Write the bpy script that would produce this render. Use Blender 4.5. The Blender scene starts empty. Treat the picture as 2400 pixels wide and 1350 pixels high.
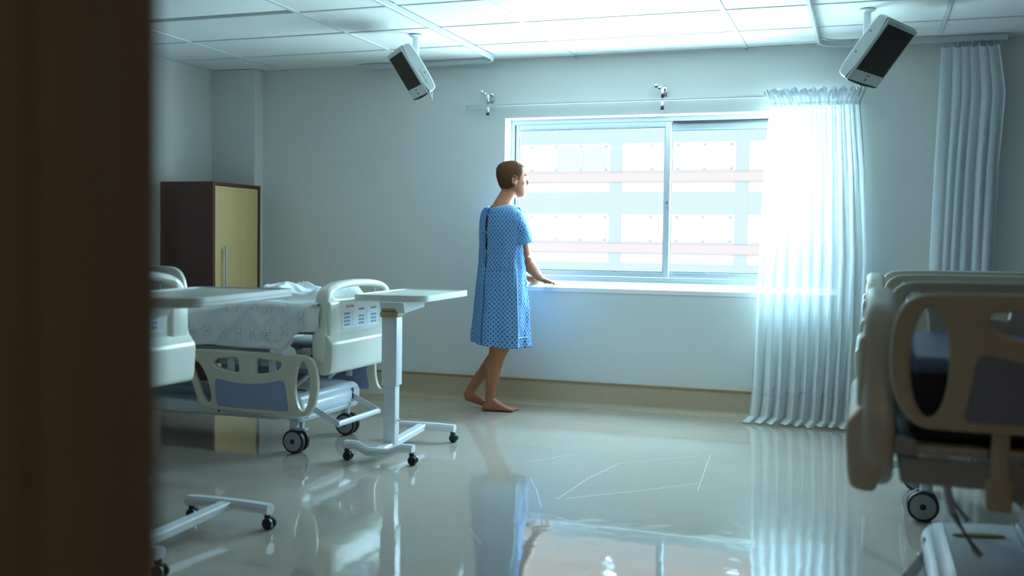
import bpy, bmesh, math, random
import numpy as np
from mathutils import Vector, Matrix, noise
random.seed(7)
S = bpy.context.scene
COL = S.collection
PI = math.pi

# ------------------------------------------------------------------ camera
cd = bpy.data.cameras.new('camera'); cam = bpy.data.objects.new('camera', cd); COL.objects.link(cam)
cd.sensor_width = 36.0; cd.lens = 36.113; cd.clip_start = 0.05; cd.clip_end = 300
R = Matrix(((0.944843, -0.027435, 0.326372), (0.327215, 0.035846, -0.94427), (0.014207, 0.998981, 0.042846)))
cam.matrix_world = Matrix.Translation((0, 0, 1.1667)) @ R.to_4x4()
cd.dof.use_dof = True; cd.dof.focus_distance = 6.9; cd.dof.aperture_fstop = 2.0
S.camera = cam
# ------------------------------------------------------------------ world, light, exposure
W = bpy.data.worlds.new('overcast_sky'); S.world = W; W.use_nodes = True
wn_ = W.node_tree; bg = wn_.nodes['Background']; bg.inputs['Strength'].default_value = 1.0
# blue overcast sky above the horizon, pale sunlit paving of the street below it
_tc = wn_.nodes.new('ShaderNodeTexCoord'); _sp = wn_.nodes.new('ShaderNodeSeparateXYZ'); wn_.links.new(_tc.outputs['Generated'], _sp.inputs[0])
_mr = wn_.nodes.new('ShaderNodeMapRange'); _mr.inputs[1].default_value = -.03; _mr.inputs[2].default_value = .03; wn_.links.new(_sp.outputs[2], _mr.inputs[0])
_mx = wn_.nodes.new('ShaderNodeMix'); _mx.data_type = 'RGBA'; wn_.links.new(_mr.outputs[0], _mx.inputs[0])
SKY, GROUND = (20, 31, 38), (22, 31, 35.5)
_mx.inputs[6].default_value = (*GROUND, 1); _mx.inputs[7].default_value = (*SKY, 1); wn_.links.new(_mx.outputs[2], bg.inputs['Color'])
def area_light(name, loc, rot, sx, sy, power, color, portal=False):
    l = bpy.data.lights.new(name, 'AREA'); l.shape = 'RECTANGLE'; l.size = sx; l.size_y = sy; l.energy = power; l.color = color
    if portal: l.cycles.is_portal = True
    o = bpy.data.objects.new(name, l); COL.objects.link(o); o.location = loc; o.rotation_euler = rot
    return o
D = 7.138; CZ = 2.509
area_light('window_portal', (-1.365, D + .30, 1.49), (-PI/2, 0, 0), 2.36, 1.26, 1, (1, 1, 1), True)
area_light('added_warm_fill', (0.9, -1.2, 2.42), (0, 0, 0), 1.1, .28, 9.5, (1.0, .60, .30))  # unseen lamp added to warm the surfaces facing the camera
vs = S.view_settings; vs.view_transform = 'Standard'; vs.look = 'None'; vs.gamma = 1; vs.use_curve_mapping = False; vs.exposure = 0.0
try:
    S.cycles.use_denoising = True
    S.cycles.max_bounces = 10; S.cycles.diffuse_bounces = 6; S.cycles.glossy_bounces = 4
    S.cycles.transmission_bounces = 6; S.cycles.transparent_max_bounces = 12
    S.cycles.caustics_reflective = False; S.cycles.caustics_refractive = False
    S.cycles.sample_clamp_indirect = 6.0
except Exception: pass

# ------------------------------------------------------------------ materials
def mat(name, col, rough=.5, metal=0., spec=.5, var=0., vscale=8., bump=0., bscale=40., coat=0., sub=0.):
    m = bpy.data.materials.new(name); m.use_nodes = True; nt = m.node_tree; b = nt.nodes['Principled BSDF']
    b.inputs['Base Color'].default_value = (*col, 1); b.inputs['Roughness'].default_value = rough
    b.inputs['Metallic'].default_value = metal; b.inputs['Specular IOR Level'].default_value = spec
    if coat: b.inputs['Coat Weight'].default_value = coat; b.inputs['Coat Roughness'].default_value = .03; b.inputs['Coat IOR'].default_value = 1.6
    if sub: b.inputs['Subsurface Weight'].default_value = sub; b.inputs['Subsurface Radius'].default_value = (.02, .008, .004)
    tc = nt.nodes.new('ShaderNodeTexCoord')
    if var:
        n = nt.nodes.new('ShaderNodeTexNoise'); n.inputs['Scale'].default_value = vscale; n.inputs['Detail'].default_value = 5
        nt.links.new(tc.outputs['Object'], n.inputs['Vector'])
        r = nt.nodes.new('ShaderNodeMix'); r.data_type = 'RGBA'
        r.inputs[6].default_value = (*[c * (1 - var) for c in col], 1); r.inputs[7].default_value = (*[min(1, c * (1 + var)) for c in col], 1)
        nt.links.new(n.outputs['Fac'], r.inputs[0]); nt.links.new(r.outputs[2], b.inputs['Base Color'])
    if bump:
        n2 = nt.nodes.new('ShaderNodeTexNoise'); n2.inputs['Scale'].default_value = bscale; n2.inputs['Detail'].default_value = 4
        nt.links.new(tc.outputs['Object'], n2.inputs['Vector'])
        bp = nt.nodes.new('ShaderNodeBump'); bp.inputs['Strength'].default_value = bump; bp.inputs['Distance'].default_value = .01
        nt.links.new(n2.outputs['Fac'], bp.inputs['Height']); nt.links.new(bp.outputs['Normal'], b.inputs['Normal'])
    return m
def wood(name, c1, c2, rough, scale=(40, 40, 3)):
    m = mat(name, c1, rough); nt = m.node_tree; b = nt.nodes['Principled BSDF']
    tc = [n for n in nt.nodes if n.type == 'TEX_COORD'][0]
    mp = nt.nodes.new('ShaderNodeMapping'); mp.inputs['Scale'].default_value = scale
    n = nt.nodes.new('ShaderNodeTexNoise'); n.inputs['Scale'].default_value = 1; n.inputs['Detail'].default_value = 6
    r = nt.nodes.new('ShaderNodeMix'); r.data_type = 'RGBA'; r.inputs[6].default_value = (*c1, 1); r.inputs[7].default_value = (*c2, 1)
    nt.links.new(tc.outputs['Object'], mp.inputs['Vector']); nt.links.new(mp.outputs['Vector'], n.inputs['Vector'])
    nt.links.new(n.outputs['Fac'], r.inputs[0]); nt.links.new(r.outputs[2], b.inputs['Base Color'])
    return m
M = {}
M['wall'] = mat('painted_wall', (.71, .72, .69), .6, var=.02, vscale=3, bump=.04, bscale=220)
M['tile'] = mat('ceiling_tile_white', (.86, .86, .84), .8, var=.015, vscale=5, bump=.05, bscale=300)
M['tee'] = mat('ceiling_grid_white', (.74, .75, .74), .45)
M['white_paint'] = mat('white_gloss_paint', (.86, .87, .86), .4)
M['alu'] = mat('white_aluminium', (.58, .63, .66), .35, metal=.1)
M['seal'] = mat('black_rubber_seal', (.015, .015, .018), .6)
M['skirt'] = mat('beige_vinyl_skirting', (.50, .39, .26), .4, var=.10, vscale=30)
M['skirt_cap'] = mat('tan_skirting_cap', (.36, .22, .10), .45)
M['door_wood'] = wood('brown_door_veneer', (.092, .050, .027), (.066, .037, .020), .6, (3, 60, 2))
M['door_wood'].node_tree.nodes['Principled BSDF'].inputs['Specular IOR Level'].default_value = .08
M['dark_wood'] = wood('dark_mahogany', (.075, .017, .010), (.050, .012, .008), .42, (50, 50, 3))
M['red_edge'] = mat('mahogany_edge', (.12, .03, .015), .4)
M['maple'] = wood('maple_veneer', (.74, .53, .25), (.62, .42, .17), .42, (22, 22, 2))
M['chrome'] = mat('chrome', (.75, .77, .78), .16, metal=1)
M['steel'] = mat('brushed_steel', (.62, .64, .66), .3, metal=.9)
M['cream'] = mat('cream_moulded_plastic', (.66, .62, .50), .33, var=.02, vscale=4, bump=.03, bscale=400)
M['cream_lt'] = mat('pale_moulded_plastic', (.78, .78, .70), .26, var=.02, vscale=4)
M['blue_panel'] = mat('grey_blue_insert', (.27, .32, .48), .45, bump=.04, bscale=500)
M['bed_white'] = mat('white_powder_coat', (.74, .78, .82), .32)
M['bed_grey'] = mat('grey_powder_coat', (.42, .46, .52), .4)
M['dark'] = mat('dark_mechanism', (.03, .03, .035), .5)
M['rubber'] = mat('dark_tyre_rubber', (.035, .028, .028), .55)
M['hub'] = mat('grey_wheel_disc', (.34, .38, .40), .4)
M['slot'] = mat('ochre_slot_insert', (.30, .19, .05), .6)
M['vinyl'] = mat('blue_mattress_vinyl', (.12, .19, .40), .42, bump=.05, bscale=30)
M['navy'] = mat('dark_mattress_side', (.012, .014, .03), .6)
M['linen'] = mat('white_linen', (.82, .85, .86), .8, bump=.12, bscale=60)
M['table_top'] = mat('pale_table_top', (.62, .66, .60), .3, var=.03, vscale=20)
M['table_edge'] = mat('cream_table_edge', (.70, .72, .68), .3)
M['tan_plastic'] = mat('tan_plastic', (.42, .33, .18), .4)
M['black'] = mat('black_plastic', (.012, .012, .014), .4)
M['tv_white'] = mat('tv_white_plastic', (.70, .76, .77), .35)
M['tv_screen'] = mat('dark_tv_screen', (.034, .022, .017), .45, spec=.15)
M['red_led'] = mat('red_button', (.65, .12, .12), .4)
M['grey_mark'] = mat('grey_marks', (.25, .28, .30), .5)
M['red_print'] = mat('red_print', (.65, .06, .08), .6)
M['blue_print'] = mat('blue_print', (.05, .28, .55), .6)
M['label'] = mat('white_label', (.85, .88, .92), .35)
M['skin'] = mat('tanned_skin', (.36, .135, .068), .52, spec=.3, var=.10, vscale=25, bump=.05, bscale=120, sub=.06)
M['hair'] = mat('short_brown_hair', (.105, .045, .019), .7, spec=.12, var=.4, vscale=90, bump=.3, bscale=140)
M['eye'] = mat('eye_white', (.75, .74, .7), .25)
M['inner'] = mat('gown_dark_seam_cloth', (.10, .17, .34), .8)  # darker blue than the gown, for the waist seam
M['piping'] = mat('pale_piping', (.55, .70, .85), .7)
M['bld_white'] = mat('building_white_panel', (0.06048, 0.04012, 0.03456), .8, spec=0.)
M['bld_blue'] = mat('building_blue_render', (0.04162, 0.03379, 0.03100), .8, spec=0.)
M['bld_red'] = mat('building_glare_paled_red_band', (0.05397, 0.03210, 0.02815), .8, spec=0.)  # red paled in the colour to stand for glare washing it out
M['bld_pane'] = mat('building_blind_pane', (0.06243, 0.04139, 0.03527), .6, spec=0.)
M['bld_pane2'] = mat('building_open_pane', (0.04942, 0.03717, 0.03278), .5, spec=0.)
M['clear_strap'] = mat('white_cord', (.8, .82, .84), .4)

def floor_material():
    m = mat('polished_vinyl_floor', (.47, .40, .29), .11, spec=.7, coat=.45); nt = m.node_tree; b = nt.nodes['Principled BSDF']
    tc = [n for n in nt.nodes if n.type == 'TEX_COORD'][0]
    n = nt.nodes.new('ShaderNodeTexNoise'); n.inputs['Scale'].default_value = 60; n.inputs['Detail'].default_value = 6
    n1 = nt.nodes.new('ShaderNodeTexNoise'); n1.inputs['Scale'].default_value = 1.3; n1.inputs['Detail'].default_value = 3
    ad = nt.nodes.new('ShaderNodeMath'); ad.operation = 'MULTIPLY'
    nt.links.new(tc.outputs['Object'], n.inputs['Vector']); nt.links.new(tc.outputs['Object'], n1.inputs['Vector'])
    nt.links.new(n.outputs['Fac'], ad.inputs[0]); nt.links.new(n1.outputs['Fac'], ad.inputs[1])
    r = nt.nodes.new('ShaderNodeValToRGB'); r.color_ramp.elements[0].position = .08; r.color_ramp.elements[1].position = .5
    r.color_ramp.elements[0].color = (.43, .375, .315, 1); r.color_ramp.elements[1].color = (.53, .465, .395, 1)
    nt.links.new(ad.outputs[0], r.inputs[0]); nt.links.new(r.outputs[0], b.inputs['Base Color'])
    # slow waviness of the laid sheet
    n2 = nt.nodes.new('ShaderNodeTexNoise'); n2.inputs['Scale'].default_value = 7; n2.inputs['Detail'].default_value = 2
    nt.links.new(tc.outputs['Object'], n2.inputs['Vector'])
    n3 = nt.nodes.new('ShaderNodeTexNoise'); n3.inputs['Scale'].default_value = 90; n3.inputs['Detail'].default_value = 2
    nt.links.new(tc.outputs['Object'], n3.inputs['Vector'])
    mx = nt.nodes.new('ShaderNodeMath'); mx.operation = 'MULTIPLY_ADD'; mx.inputs[1].default_value = .03
    nt.links.new(n3.outputs['Fac'], mx.inputs[0]); nt.links.new(n2.outputs['Fac'], mx.inputs[2])
    bp = nt.nodes.new('ShaderNodeBump'); bp.inputs['Strength'].default_value = .07; bp.inputs['Distance'].default_value = .02
    nt.links.new(mx.outputs[0], bp.inputs['Height']); nt.links.new(bp.outputs['Normal'], b.inputs['Normal'])
    # scuffs in the polish
    n4 = nt.nodes.new('ShaderNodeTexNoise'); n4.inputs['Scale'].default_value = 2.2; n4.inputs['Detail'].default_value = 5
    nt.links.new(tc.outputs['Object'], n4.inputs['Vector'])
    mr = nt.nodes.new('ShaderNodeMapRange'); mr.inputs[1].default_value = .3; mr.inputs[2].default_value = .7; mr.inputs[3].default_value = .02; mr.inputs[4].default_value = .05
    nt.links.new(n4.outputs['Fac'], mr.inputs[0]); nt.links.new(mr.outputs[0], b.inputs['Roughness'])
    return m
M['floor'] = floor_material()
M['low_bounce'] = wood('brown_low_bounce_wall', (.075, .045, .026), (.055, .033, .02), .6, (3, 3, 40))  # unseen walls coloured dark brown to dim and warm the bounced light
M['corridor'] = mat('dark_corridor_low_bounce', (.16, .12, .085), .7)  # corridor made dark so that less light bounces back into the room

def glass_material():
    m = bpy.data.materials.new('window_glass'); m.use_nodes = True; nt = m.node_tree; nt.nodes.remove(nt.nodes['Principled BSDF'])
    out = [n for n in nt.nodes if n.type == 'OUTPUT_MATERIAL'][0]
    t = nt.nodes.new('ShaderNodeBsdfTransparent'); t.inputs[0].default_value = (.93, .97, .97, 1)
    g = nt.nodes.new('ShaderNodeBsdfGlossy'); g.inputs['Roughness'].default_value = .02
    f = nt.nodes.new('ShaderNodeFresnel'); f.inputs[0].default_value = 1.45
    x = nt.nodes.new('ShaderNodeMixShader'); k = nt.nodes.new('ShaderNodeMath'); k.operation = 'MULTIPLY'; k.inputs[1].default_value = .2; nt.links.new(f.outputs[0], k.inputs[0]); nt.links.new(k.outputs[0], x.inputs[0]); nt.links.new(t.outputs[0], x.inputs[1]); nt.links.new(g.outputs[0], x.inputs[2])
    nt.links.new(x.outputs[0], out.inputs[0]); return m
M['glass'] = glass_material()

def cloth_material(name, col, transl, transp):
    m = bpy.data.materials.new(name); m.use_nodes = True; nt = m.node_tree; nt.nodes.remove(nt.nodes['Principled BSDF'])
    out = [n for n in nt.nodes if n.type == 'OUTPUT_MATERIAL'][0]
    d = nt.nodes.new('ShaderNodeBsdfDiffuse'); d.inputs[0].default_value = (*col, 1)
    t = nt.nodes.new('ShaderNodeBsdfTranslucent'); t.inputs[0].default_value = (*col, 1)
    p = nt.nodes.new('ShaderNodeBsdfTransparent')
    x = nt.nodes.new('ShaderNodeMixShader'); x.inputs[0].default_value = transl
    nt.links.new(d.outputs[0], x.inputs[1]); nt.links.new(t.outputs[0], x.inputs[2])
    y = nt.nodes.new('ShaderNodeMixShader'); y.inputs[0].default_value = transp
    nt.links.new(x.outputs[0], y.inputs[1]); nt.links.new(p.outputs[0], y.inputs[2]); nt.links.new(y.outputs[0], out.inputs[0])
    tc = nt.nodes.new('ShaderNodeTexCoord'); n = nt.nodes.new('ShaderNodeTexNoise'); n.inputs['Scale'].default_value = 300
    nt.links.new(tc.outputs['Object'], n.inputs['Vector'])
    bp = nt.nodes.new('ShaderNodeBump'); bp.inputs['Strength'].default_value = .1; bp.inputs['Distance'].default_value = .004
    nt.links.new(n.outputs['Fac'], bp.inputs['Height']); nt.links.new(bp.outputs['Normal'], d.inputs['Normal'])
    return m
M['sheer'] = cloth_material('sheer_white_voile', (.82, .86, .87), .20, .10)
M['sheer_head'] = cloth_material('gathered_white_voile', (.70, .75, .78), .22, .0)
M['drape'] = cloth_material('white_cotton_drape', (.74, .80, .84), .22, .0)

def uvnode(nt):
    n = nt.nodes.new('ShaderNodeUVMap'); n.uv_map = 'UVMap'; s = nt.nodes.new('ShaderNodeSeparateXYZ'); nt.links.new(n.outputs[0], s.inputs[0]); return s
def mth(nt, op, a, b=None):
    n = nt.nodes.new('ShaderNodeMath'); n.operation = op
    for i, v in enumerate((a, b)):
        if v is None: continue
        if isinstance(v, (int, float)): n.inputs[i].default_value = v
        else: nt.links.new(v, n.inputs[i])
    return n.outputs[0]
def gown_material():
    m = mat('blue_patterned_gown_cotton', (.2, .45, .8), .85, spec=.2); nt = m.node_tree; b = nt.nodes['Principled BSDF']
    s = uvnode(nt); P = .031
    def star(ox, oy, rad):
        fx = mth(nt, 'ABSOLUTE', mth(nt, 'SUBTRACT', mth(nt, 'FRACT', mth(nt, 'ADD', mth(nt, 'DIVIDE', s.outputs[0], P), ox)), .5))
        fy = mth(nt, 'ABSOLUTE', mth(nt, 'SUBTRACT', mth(nt, 'FRACT', mth(nt, 'ADD', mth(nt, 'DIVIDE', s.outputs[1], P), oy)), .5))
        sm = mth(nt, 'ADD', mth(nt, 'POWER', fx, .7), mth(nt, 'POWER', fy, .7))
        return mth(nt, 'LESS_THAN', sm, rad), mth(nt, 'LESS_THAN', mth(nt, 'ADD', fx, fy), .30)
    a1, h1 = star(0, 0, .40); a2, h2 = star(.5, .5, .33)
    dk = mth(nt, 'MAXIMUM', a1, a2); hl = mth(nt, 'MAXIMUM', h1, h2)
    m1 = nt.nodes.new('ShaderNodeMix'); m1.data_type = 'RGBA'; m1.inputs[6].default_value = (.175, .345, .58, 1); m1.inputs[7].default_value = (.11, .245, .48, 1)
    nt.links.new(hl, m1.inputs[0])
    m2 = nt.nodes.new('ShaderNodeMix'); m2.data_type = 'RGBA'; m2.inputs[7].default_value = (.024, .07, .24, 1)
    nt.links.new(dk, m2.inputs[0]); nt.links.new(m1.outputs[2], m2.inputs[6]); nt.links.new(m2.outputs[2], b.inputs['Base Color'])
    tc = [n for n in nt.nodes if n.type == 'TEX_COORD'][0]
    n = nt.nodes.new('ShaderNodeTexNoise'); n.inputs['Scale'].default_value = 14; nt.links.new(tc.outputs['Object'], n.inputs['Vector'])
    bp = nt.nodes.new('ShaderNodeBump'); bp.inputs['Strength'].default_value = .25; bp.inputs['Distance'].default_value = .02
    nt.links.new(n.outputs['Fac'], bp.inputs['Height']); nt.links.new(bp.outputs['Normal'], b.inputs['Normal'])
    return m
M['gown'] = gown_material()
def sheet_material():
    m = mat('printed_bed_sheet', (.80, .83, .83), .8, spec=.2, bump=.2, bscale=18); nt = m.node_tree; b = nt.nodes['Principled BSDF']
    s = uvnode(nt); P = .095
    fx = mth(nt, 'ABSOLUTE', mth(nt, 'SUBTRACT', mth(nt, 'FRACT', mth(nt, 'DIVIDE', s.outputs[0], P)), .5))
    fy = mth(nt, 'ABSOLUTE', mth(nt, 'SUBTRACT', mth(nt, 'FRACT', mth(nt, 'DIVIDE', s.outputs[1], .17)), .5))
    d = mth(nt, 'ADD', mth(nt, 'MULTIPLY', fx, 1.0), mth(nt, 'MULTIPLY', fy, .9))
    k = mth(nt, 'LESS_THAN', d, .07)
    st = mth(nt, 'MULTIPLY', mth(nt, 'LESS_THAN', mth(nt, 'ABSOLUTE', mth(nt, 'SUBTRACT', fx, .16)), .03), mth(nt, 'LESS_THAN', fy, .24))
    st = mth(nt, 'MULTIPLY', st, mth(nt, 'GREATER_THAN', mth(nt, 'FRACT', mth(nt, 'DIVIDE', s.outputs[1], .016)), .55))
    m1 = nt.nodes.new('ShaderNodeMix'); m1.data_type = 'RGBA'; m1.inputs[6].default_value = (.80, .83, .83, 1); m1.inputs[7].default_value = (.68, .52, .42, 1)
    nt.links.new(k, m1.inputs[0])
    m2 = nt.nodes.new('ShaderNodeMix'); m2.data_type = 'RGBA'; m2.inputs[7].default_value = (.35, .42, .50, 1)
    nt.links.new(st, m2.inputs[0]); nt.links.new(m1.outputs[2], m2.inputs[6]); nt.links.new(m2.outputs[2], b.inputs['Base Color'])
    return m
M['sheet'] = sheet_material()

# ------------------------------------------------------------------ geometry helpers
class G:
    def __init__(s): s.v = []; s.f = []; s.uv = None
    def add(s, vs_, fs):
        o = len(s.v); s.v += [tuple(p) for p in vs_]; s.f += [tuple(i + o for i in f) for f in fs]; return s
    def bm_add(s, bm):
        bm.verts.ensure_lookup_table(); bm.verts.index_update()
        s.add([v.co[:] for v in bm.verts], [[v.index for v in f.verts] for f in bm.faces]); bm.free(); return s
    def box(s, a, b, bev=0., seg=2, mx=None):
        bm = bmesh.new(); bmesh.ops.create_cube(bm, size=1)
        c = [(a[i] + b[i]) / 2 for i in range(3)]; d = [abs(b[i] - a[i]) for i in range(3)]
        for v in bm.verts: v.co = Vector((c[0] + v.co.x * d[0], c[1] + v.co.y * d[1], c[2] + v.co.z * d[2]))
        if bev: bmesh.ops.bevel(bm, geom=list(bm.edges), offset=min(bev, min(d) * .49), segments=seg, profile=.5, affect='EDGES')
        if mx is not None: bmesh.ops.transform(bm, matrix=mx, verts=bm.verts)
        return s.bm_add(bm)
    def prism(s, pts, axis, a, b, bev=0., seg=2):
        """polygon pts in the two other axes, extruded along axis from a to b"""
        def P(u, w, t): return {'x': (t, u, w), 'y': (u, t, w), 'z': (u, w, t)}[axis]
        bm = bmesh.new(); n = len(pts)
        A = [bm.verts.new(P(*p, a)) for p in pts]; B = [bm.verts.new(P(*p, b)) for p in pts]
        bm.faces.new(A); bm.faces.new(B[::-1])
        for i in range(n): bm.faces.new((A[i], B[i], B[(i + 1) % n], A[(i + 1) % n]))
        bmesh.ops.recalc_face_normals(bm, faces=bm.faces)
        if bev: bmesh.ops.bevel(bm, geom=list(bm.edges), offset=bev, segments=seg, profile=.5, affect='EDGES')
        return s.bm_add(bm)
    def loft(s, rings, closed=True, caps=True):
        n = len(rings[0]); o = len(s.v)
        for r in rings: s.v += [tuple(p) for p in r]
        m = n if closed else n - 1
        for i in range(len(rings) - 1):
            for j in range(m):
                k = (j + 1) % n; s.f.append((o + i*n + j, o + i*n + k, o + (i+1)*n + k, o + (i+1)*n + j))
        if caps and closed:
            s.f.append(tuple(o + j for j in range(n))[::-1]); s.f.append(tuple(o + (len(rings) - 1)*n + j for j in range(n)))
        return s
    def tube(s, pts, r, n=10, ref=None, caps=True):
        pts = [Vector(p) for p in pts]; rings = []
        rr = r if isinstance(r, (list, tuple)) else [r] * len(pts)
        for i, p in enumerate(pts):
            t = (pts[min(i + 1, len(pts) - 1)] - pts[max(i - 1, 0)]).normalized()
            rf = Vector(ref) if ref else (Vector((0, 0, 1)) if abs(t.z) < .9 else Vector((1, 0, 0)))
            a = rf - t * rf.dot(t); a.normalize(); b = t.cross(a)
            ra, rb = rr[i] if isinstance(rr[i], (list, tuple)) else (rr[i], rr[i])
            rings.append([p + a * (ra * math.cos(q)) + b * (rb * math.sin(q)) for q in [2*PI*k/n for k in range(n)]])
        return s.loft(rings, True, caps)
    def bar(s, pts, w, h, bev=.003, up=(0, 0, 1)):
        """flat bar swept along pts, w sideways and h along up"""
        pts = [Vector(p) for p in pts]; rings = []
        for i, p in enumerate(pts):
            t = (pts[min(i + 1, len(pts) - 1)] - pts[max(i - 1, 0)]).normalized(); u = Vector(up)
            sd = t.cross(u).normalized(); uu = sd.cross(t)
            c = bev
            rings.append([p + sd * x + uu * z for x, z in ((-w/2 + c, -h/2), (w/2 - c, -h/2), (w/2, -h/2 + c), (w/2, h/2 - c), (w/2 - c, h/2), (-w/2 + c, h/2), (-w/2, h/2 - c), (-w/2, -h/2 + c))])
        return s.loft(rings)
    def lathe(s, prof, c, axis='z', n=28):
        """prof: (radius, height) pairs; revolved about axis through c"""
        rings = []
        for r, h in prof:
            ring = []
            for k in range(n):
                q = 2*PI*k/n; x, y = r*math.cos(q), r*math.sin(q)
                ring.append({'z': (c[0]+x, c[1]+y, c[2]+h), 'y': (c[0]+x, c[1]+h, c[2]+y), 'x': (c[0]+h, c[1]+x, c[2]+y)}[axis])
            rings.append(ring)
        return s.loft(rings)
    def ball(s, c, r, n=12, mx=None):
        bm = bmesh.new(); bmesh.ops.create_uvsphere(bm, u_segments=n, v_segments=max(6, n*2//3), radius=1)
        r = r if isinstance(r, (tuple, list)) else (r, r, r)
        for v in bm.verts: v.co = Vector((v.co.x * r[0], v.co.y * r[1], v.co.z * r[2]))
        if mx is not None: bmesh.ops.transform(bm, matrix=mx, verts=bm.verts)
        bmesh.ops.translate(bm, vec=Vector(c), verts=bm.verts)
        return s.bm_add(bm)
    def mesh(s, name, smooth=True, ang=40):
        me = bpy.data.meshes.new(name); me.from_pydata(s.v, [], s.f); me.update()
        bm = bmesh.new(); bm.from_mesh(me); bmesh.ops.recalc_face_normals(bm, faces=bm.faces); bm.to_mesh(me); bm.free()
        if s.uv:
            ul = me.uv_layers.new(name='UVMap')
            for l in me.loops: ul.data[l.index].uv = s.uv[l.vertex_index]
        if smooth:
            me.polygons.foreach_set('use_smooth', [True] * len(me.polygons))
            try: me.set_sharp_from_angle(angle=math.radians(ang))
            except Exception: pass
        return me
def obj(name, g, m, parent=None, smooth=True, ang=40, kind=None, label=None):
    me = g.mesh(name, smooth, ang) if isinstance(g, G) else g
    o = bpy.data.objects.new(name, me); COL.objects.link(o)
    if not me.materials: me.materials.append(M[m] if isinstance(m, str) else m)
    if parent: o.parent = parent
    if kind: o['kind'] = kind
    if label: o['label'] = label
    return o
def thing(name, label, cat, loc=(0, 0, 0), rz=0., group=None):
    o = bpy.data.objects.new(name, None); COL.objects.link(o); o.empty_display_size = .1
    o.location = loc; o.rotation_euler = (0, 0, rz); o['label'] = label; o['category'] = cat
    if group: o['group'] = group
    return o
def tag(o, label, cat, group=None):
    o['label'] = label; o['category'] = cat
    if group: o['group'] = group
    return o
def dup(root, loc, rz, label):
    r = root.copy(); COL.objects.link(r); r.location = loc; r.rotation_euler = (0, 0, rz); r['label'] = label
    for ch in list(root.children):
        c = ch.copy(); COL.objects.link(c); c.parent = r
        for g in list(ch.children):
            d = g.copy(); COL.objects.link(d); d.parent = c
    return r
def smooth_poly(pts, it=3):
    for _ in range(it):
        q = []
        for i in range(len(pts)):
            a, b = pts[i], pts[(i + 1) % len(pts)]
            q += [(a[0]*.75 + b[0]*.25, a[1]*.75 + b[1]*.25), (a[0]*.25 + b[0]*.75, a[1]*.25 + b[1]*.75)]
        pts = q
    return pts
def plate(outlines, thick, bev, seg=3):
    """flat plate with holes, in local XY, centred in Z, rounded edges -> mesh"""
    cu = bpy.data.curves.new('outline', 'CURVE'); cu.dimensions = '2D'; cu.fill_mode = 'BOTH'
    cu.extrude = thick/2 - bev; cu.bevel_depth = bev; cu.bevel_resolution = seg; cu.offset = -bev
    for pts in outlines:
        sp = cu.splines.new('POLY'); sp.points.add(len(pts) - 1); sp.use_cyclic_u = True
        for p, q in zip(sp.points, pts): p.co = (q[0], q[1], 0, 1)
    o = bpy.data.objects.new('outline', cu); COL.objects.link(o)
    dg = bpy.context.evaluated_depsgraph_get(); me = bpy.data.meshes.new_from_object(o.evaluated_get(dg))
    COL.objects.unlink(o); bpy.data.objects.remove(o); bpy.data.curves.remove(cu)
    me.polygons.foreach_set('use_smooth', [True] * len(me.polygons))
    try: me.set_sharp_from_angle(angle=math.radians(45))
    except Exception: pass
    me.materials.clear()
    return me
def fbm(x, y, z, sc=1., o=3):
    return noise.fractal(Vector((x*sc, y*sc, z*sc)), .9, 2., o)

# ------------------------------------------------------------------ the room
XL, XR, YF = -4.985, 2.30, .56
fl = obj('floor', G().box((XL - .1, -2.6, -.12), (XR + .1, D + .2, 0)), 'floor', kind='structure', smooth=False)
M['scuff'] = mat('pale_scuff', (.56, .52, .46), .35)
for sc_ in (
[(-1.688, 5.206), (-1.517, 5.485)] ,
[(-1.317, 4.482), (-1.292, 4.957), (-1.223, 5.367), (-0.834, 5.738)] ,
[(-1.276, 4.516), (-0.996, 4.791), (-0.754, 5.062)] ,
[(-1.563, 4.844), (-1.452, 4.602), (-1.338, 4.308)] ,
[(-1.402, 4.243), (-1.241, 4.194), (-1.136, 4.127)] ,
[(-0.806, 5.788), (-0.738, 4.897)] ,
[(-1.508, 3.872), (-1.389, 3.695)] ,
):
    obj('scuff_mark', G().tube([(x, y, .0002) for x, y in sc_], [(.0004, .0009)]*len(sc_), 6), 'scuff', fl)
WX0, WX1, WZ0, WZ1 = -2.54, -.19, .857, 2.088
wb = G()
wb.box((XL - .1, D, -.05), (WX0, D + .28, CZ + .1)).box((WX1, D, -.05), (XR + .1, D + .28, CZ + .1))
wb.box((WX0, D, -.05), (WX1, D + .28, WZ0 - .0)).box((WX0, D, WZ1), (WX1, D + .28, CZ + .1))
obj('wall_back', wb, 'wall', kind='structure', smooth=False)
obj('wall_left', G().box((XL - .1, -.2, -.05), (XL, D, CZ + .1)), 'wall', kind='structure', smooth=False)
obj('wall_right', G().box((XR, -.2, -.05), (XR + .1, D, CZ + .1)), 'low_bounce', kind='structure', smooth=False)
obj('wall_pillar', G().box((XL, 7.017, 0), (-4.588, D, CZ)), 'wall', kind='structure', smooth=False)
DX0, DX1 = -.452, .95
wf = G().box((XL, YF - .14, 0), (DX0 - .25, YF, CZ)).box((DX1 + .1, YF - .14, 0), (XR, YF, CZ)).box((DX0 - .25, YF - .14, 2.16), (DX1 + .1, YF, CZ))
obj('wall_front', wf, 'low_bounce', kind='structure', smooth=False)
# corridor shell behind the camera
co = G().box((-2.6, -2.6, 0), (-2.5, YF - .14, CZ)).box((2.9, -2.6, 0), (3.0, YF - .14, CZ)).box((-2.6, -2.7, 0), (3.0, -2.6, CZ))
obj('wall_corridor', co, 'corridor', kind='structure', smooth=False)
obj('ceiling_corridor', G().box((-2.6, -2.7, CZ), (3.0, YF, CZ + .1)), 'corridor', kind='structure', smooth=False)
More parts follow.
